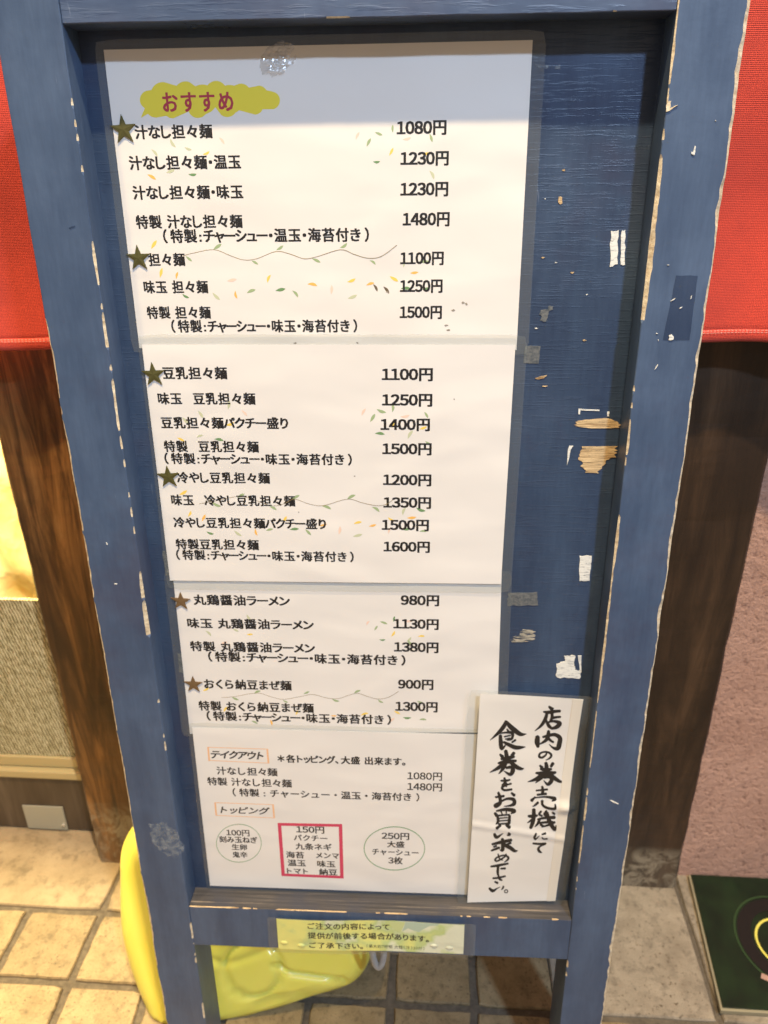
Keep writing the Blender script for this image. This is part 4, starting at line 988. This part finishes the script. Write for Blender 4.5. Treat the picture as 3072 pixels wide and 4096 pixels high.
# smooth closed outline
out = []; n_ = len(S2d)
for i in range(n_):
    p0, p1, p2, p3 = [Vector(S2d[(i+k) % n_]) for k in (-1, 0, 1, 2)]
    for k in range(5):
        t = k/5; out.append(.5*((2*p1)+(-p0+p2)*t+(2*p0-5*p1+4*p2-p3)*t*t+(-p0+3*p1-3*p2+p3)*t**3))
TH = .042
wt = thing('plastic_weight', (cen.x, cen.y+.05, 0), 'bright yellow moulded plastic weight lying behind the blue sign', 'weight')
wb = wt.matrix_world.translation
circ = Vector(((ony_pl(1010, 3880)-cen).dot(ex_), (ony_pl(1010, 3880)-cen).dot(ez_)))
tri = [Vector(((ony_pl(*p)-cen).dot(ex_), (ony_pl(*p)-cen).dot(ez_))) for p in ((1100,3865),(1160,3895),(1270,3910),(1375,3922),(1372,3948),(1300,3975),(1200,3985),(1110,3990),(1020,4020))]
tri2 = [Vector(((ony_pl(*p)-cen).dot(ex_), (ony_pl(*p)-cen).dot(ez_))) for p in ((820,3835),(900,3860),(960,3845),(1040,3815),(1110,3790))]
def segd(p, L):
    best = 1e9
    for i in range(len(L)-1):
        a, b = L[i], L[i+1]; ab = b-a; t = max(0, min(1, (p-a).dot(ab)/ab.length_squared)); best = min(best, (p-(a+ab*t)).length)
    return best
def relief(p):
    d = (p-circ); rr = math.hypot(d.x, d.y*1.0)-.036; ang = math.atan2(d.y, d.x)
    h = -.0062*math.exp(-(rr/.0034)**2)
    h += -.0062*math.exp(-(segd(p, tri)/.0034)**2) - .003*math.exp(-(segd(p, tri2)/.005)**2)
    return h
v = []; f = []; n_ = len(out); rings = []
def put(p, dep): return cen + ex_*p.x + ez_*p.y + Pn*dep - wb
prof = [(1-(math.sin(a)), math.cos(a)) for a in [math.radians(x) for x in (90, 78, 66, 54, 42, 30, 18, 6)]]
# front side: from rim inwards then fill with a relief grid by scaling towards the centre line
for ins, hgt in [(0, 0)]+[(.030*(1-math.sin(math.radians(90-a))), TH*math.sin(math.radians(a))) for a in (15, 30, 45, 60, 75, 90)]:
    rings.append(('abs', ins, hgt))
def inset(d):
    R_ = []
    for i in range(n_):
        a, b = out[i-2], out[(i+2) % n_]; t = (b-a).normalized(); nn = Vector((t.y, -t.x)); R_.append(out[i]+nn*d)
    return R_
c0_ = sum(out, Vector((0, 0)))/n_
area = sum(out[i].x*out[(i+1) % n_].y-out[(i+1) % n_].x*out[i].y for i in range(n_))
sgn = -1 if area > 0 else 1
loops = []
for _, ins, h in rings:
    L = inset(sgn*ins); loops.append([(p, h) for p in L])
last = [p for p, h in loops[-1]]
for k in range(1, 34):
    s_ = 1-k/34; loops.append([(c0_+(p-c0_)*s_, TH) for p in last])
for L in loops:
    for p, h in L: v.append(put(p, h - TH + (relief(p) if h >= TH*.95 else 0)))
nl = len(loops)
for r in range(nl-1):
    for i in range(n_): j = (i+1) % n_; f.append((r*n_+i, r*n_+j, (r+1)*n_+j, (r+1)*n_+i))
f.append(tuple((nl-1)*n_+i for i in range(n_)))
# back half
b0 = len(v); bl = [(0, -TH*.0-TH), ]
back = [(.030*(1-math.cos(math.radians(a))), -TH-TH*math.sin(math.radians(a))*.9) for a in (20, 45, 70, 90)]
for ins, d in back:
    for p in inset(sgn*ins): v.append(put(p, d))
prev = 0
for k in range(len(back)):
    cur = b0+k*n_
    for i in range(n_): j = (i+1) % n_; f.append((prev+j, prev+i, cur+i, cur+j))
    prev = cur
f.append(tuple(prev+i for i in range(n_))[::-1])
v = [Vector((p.x, p.y, max(p.z, .001))) for p in v]
me = mesh('body', v, f, [M['yellow']], smooth=True); me.validate(); obj('body', me, wt)
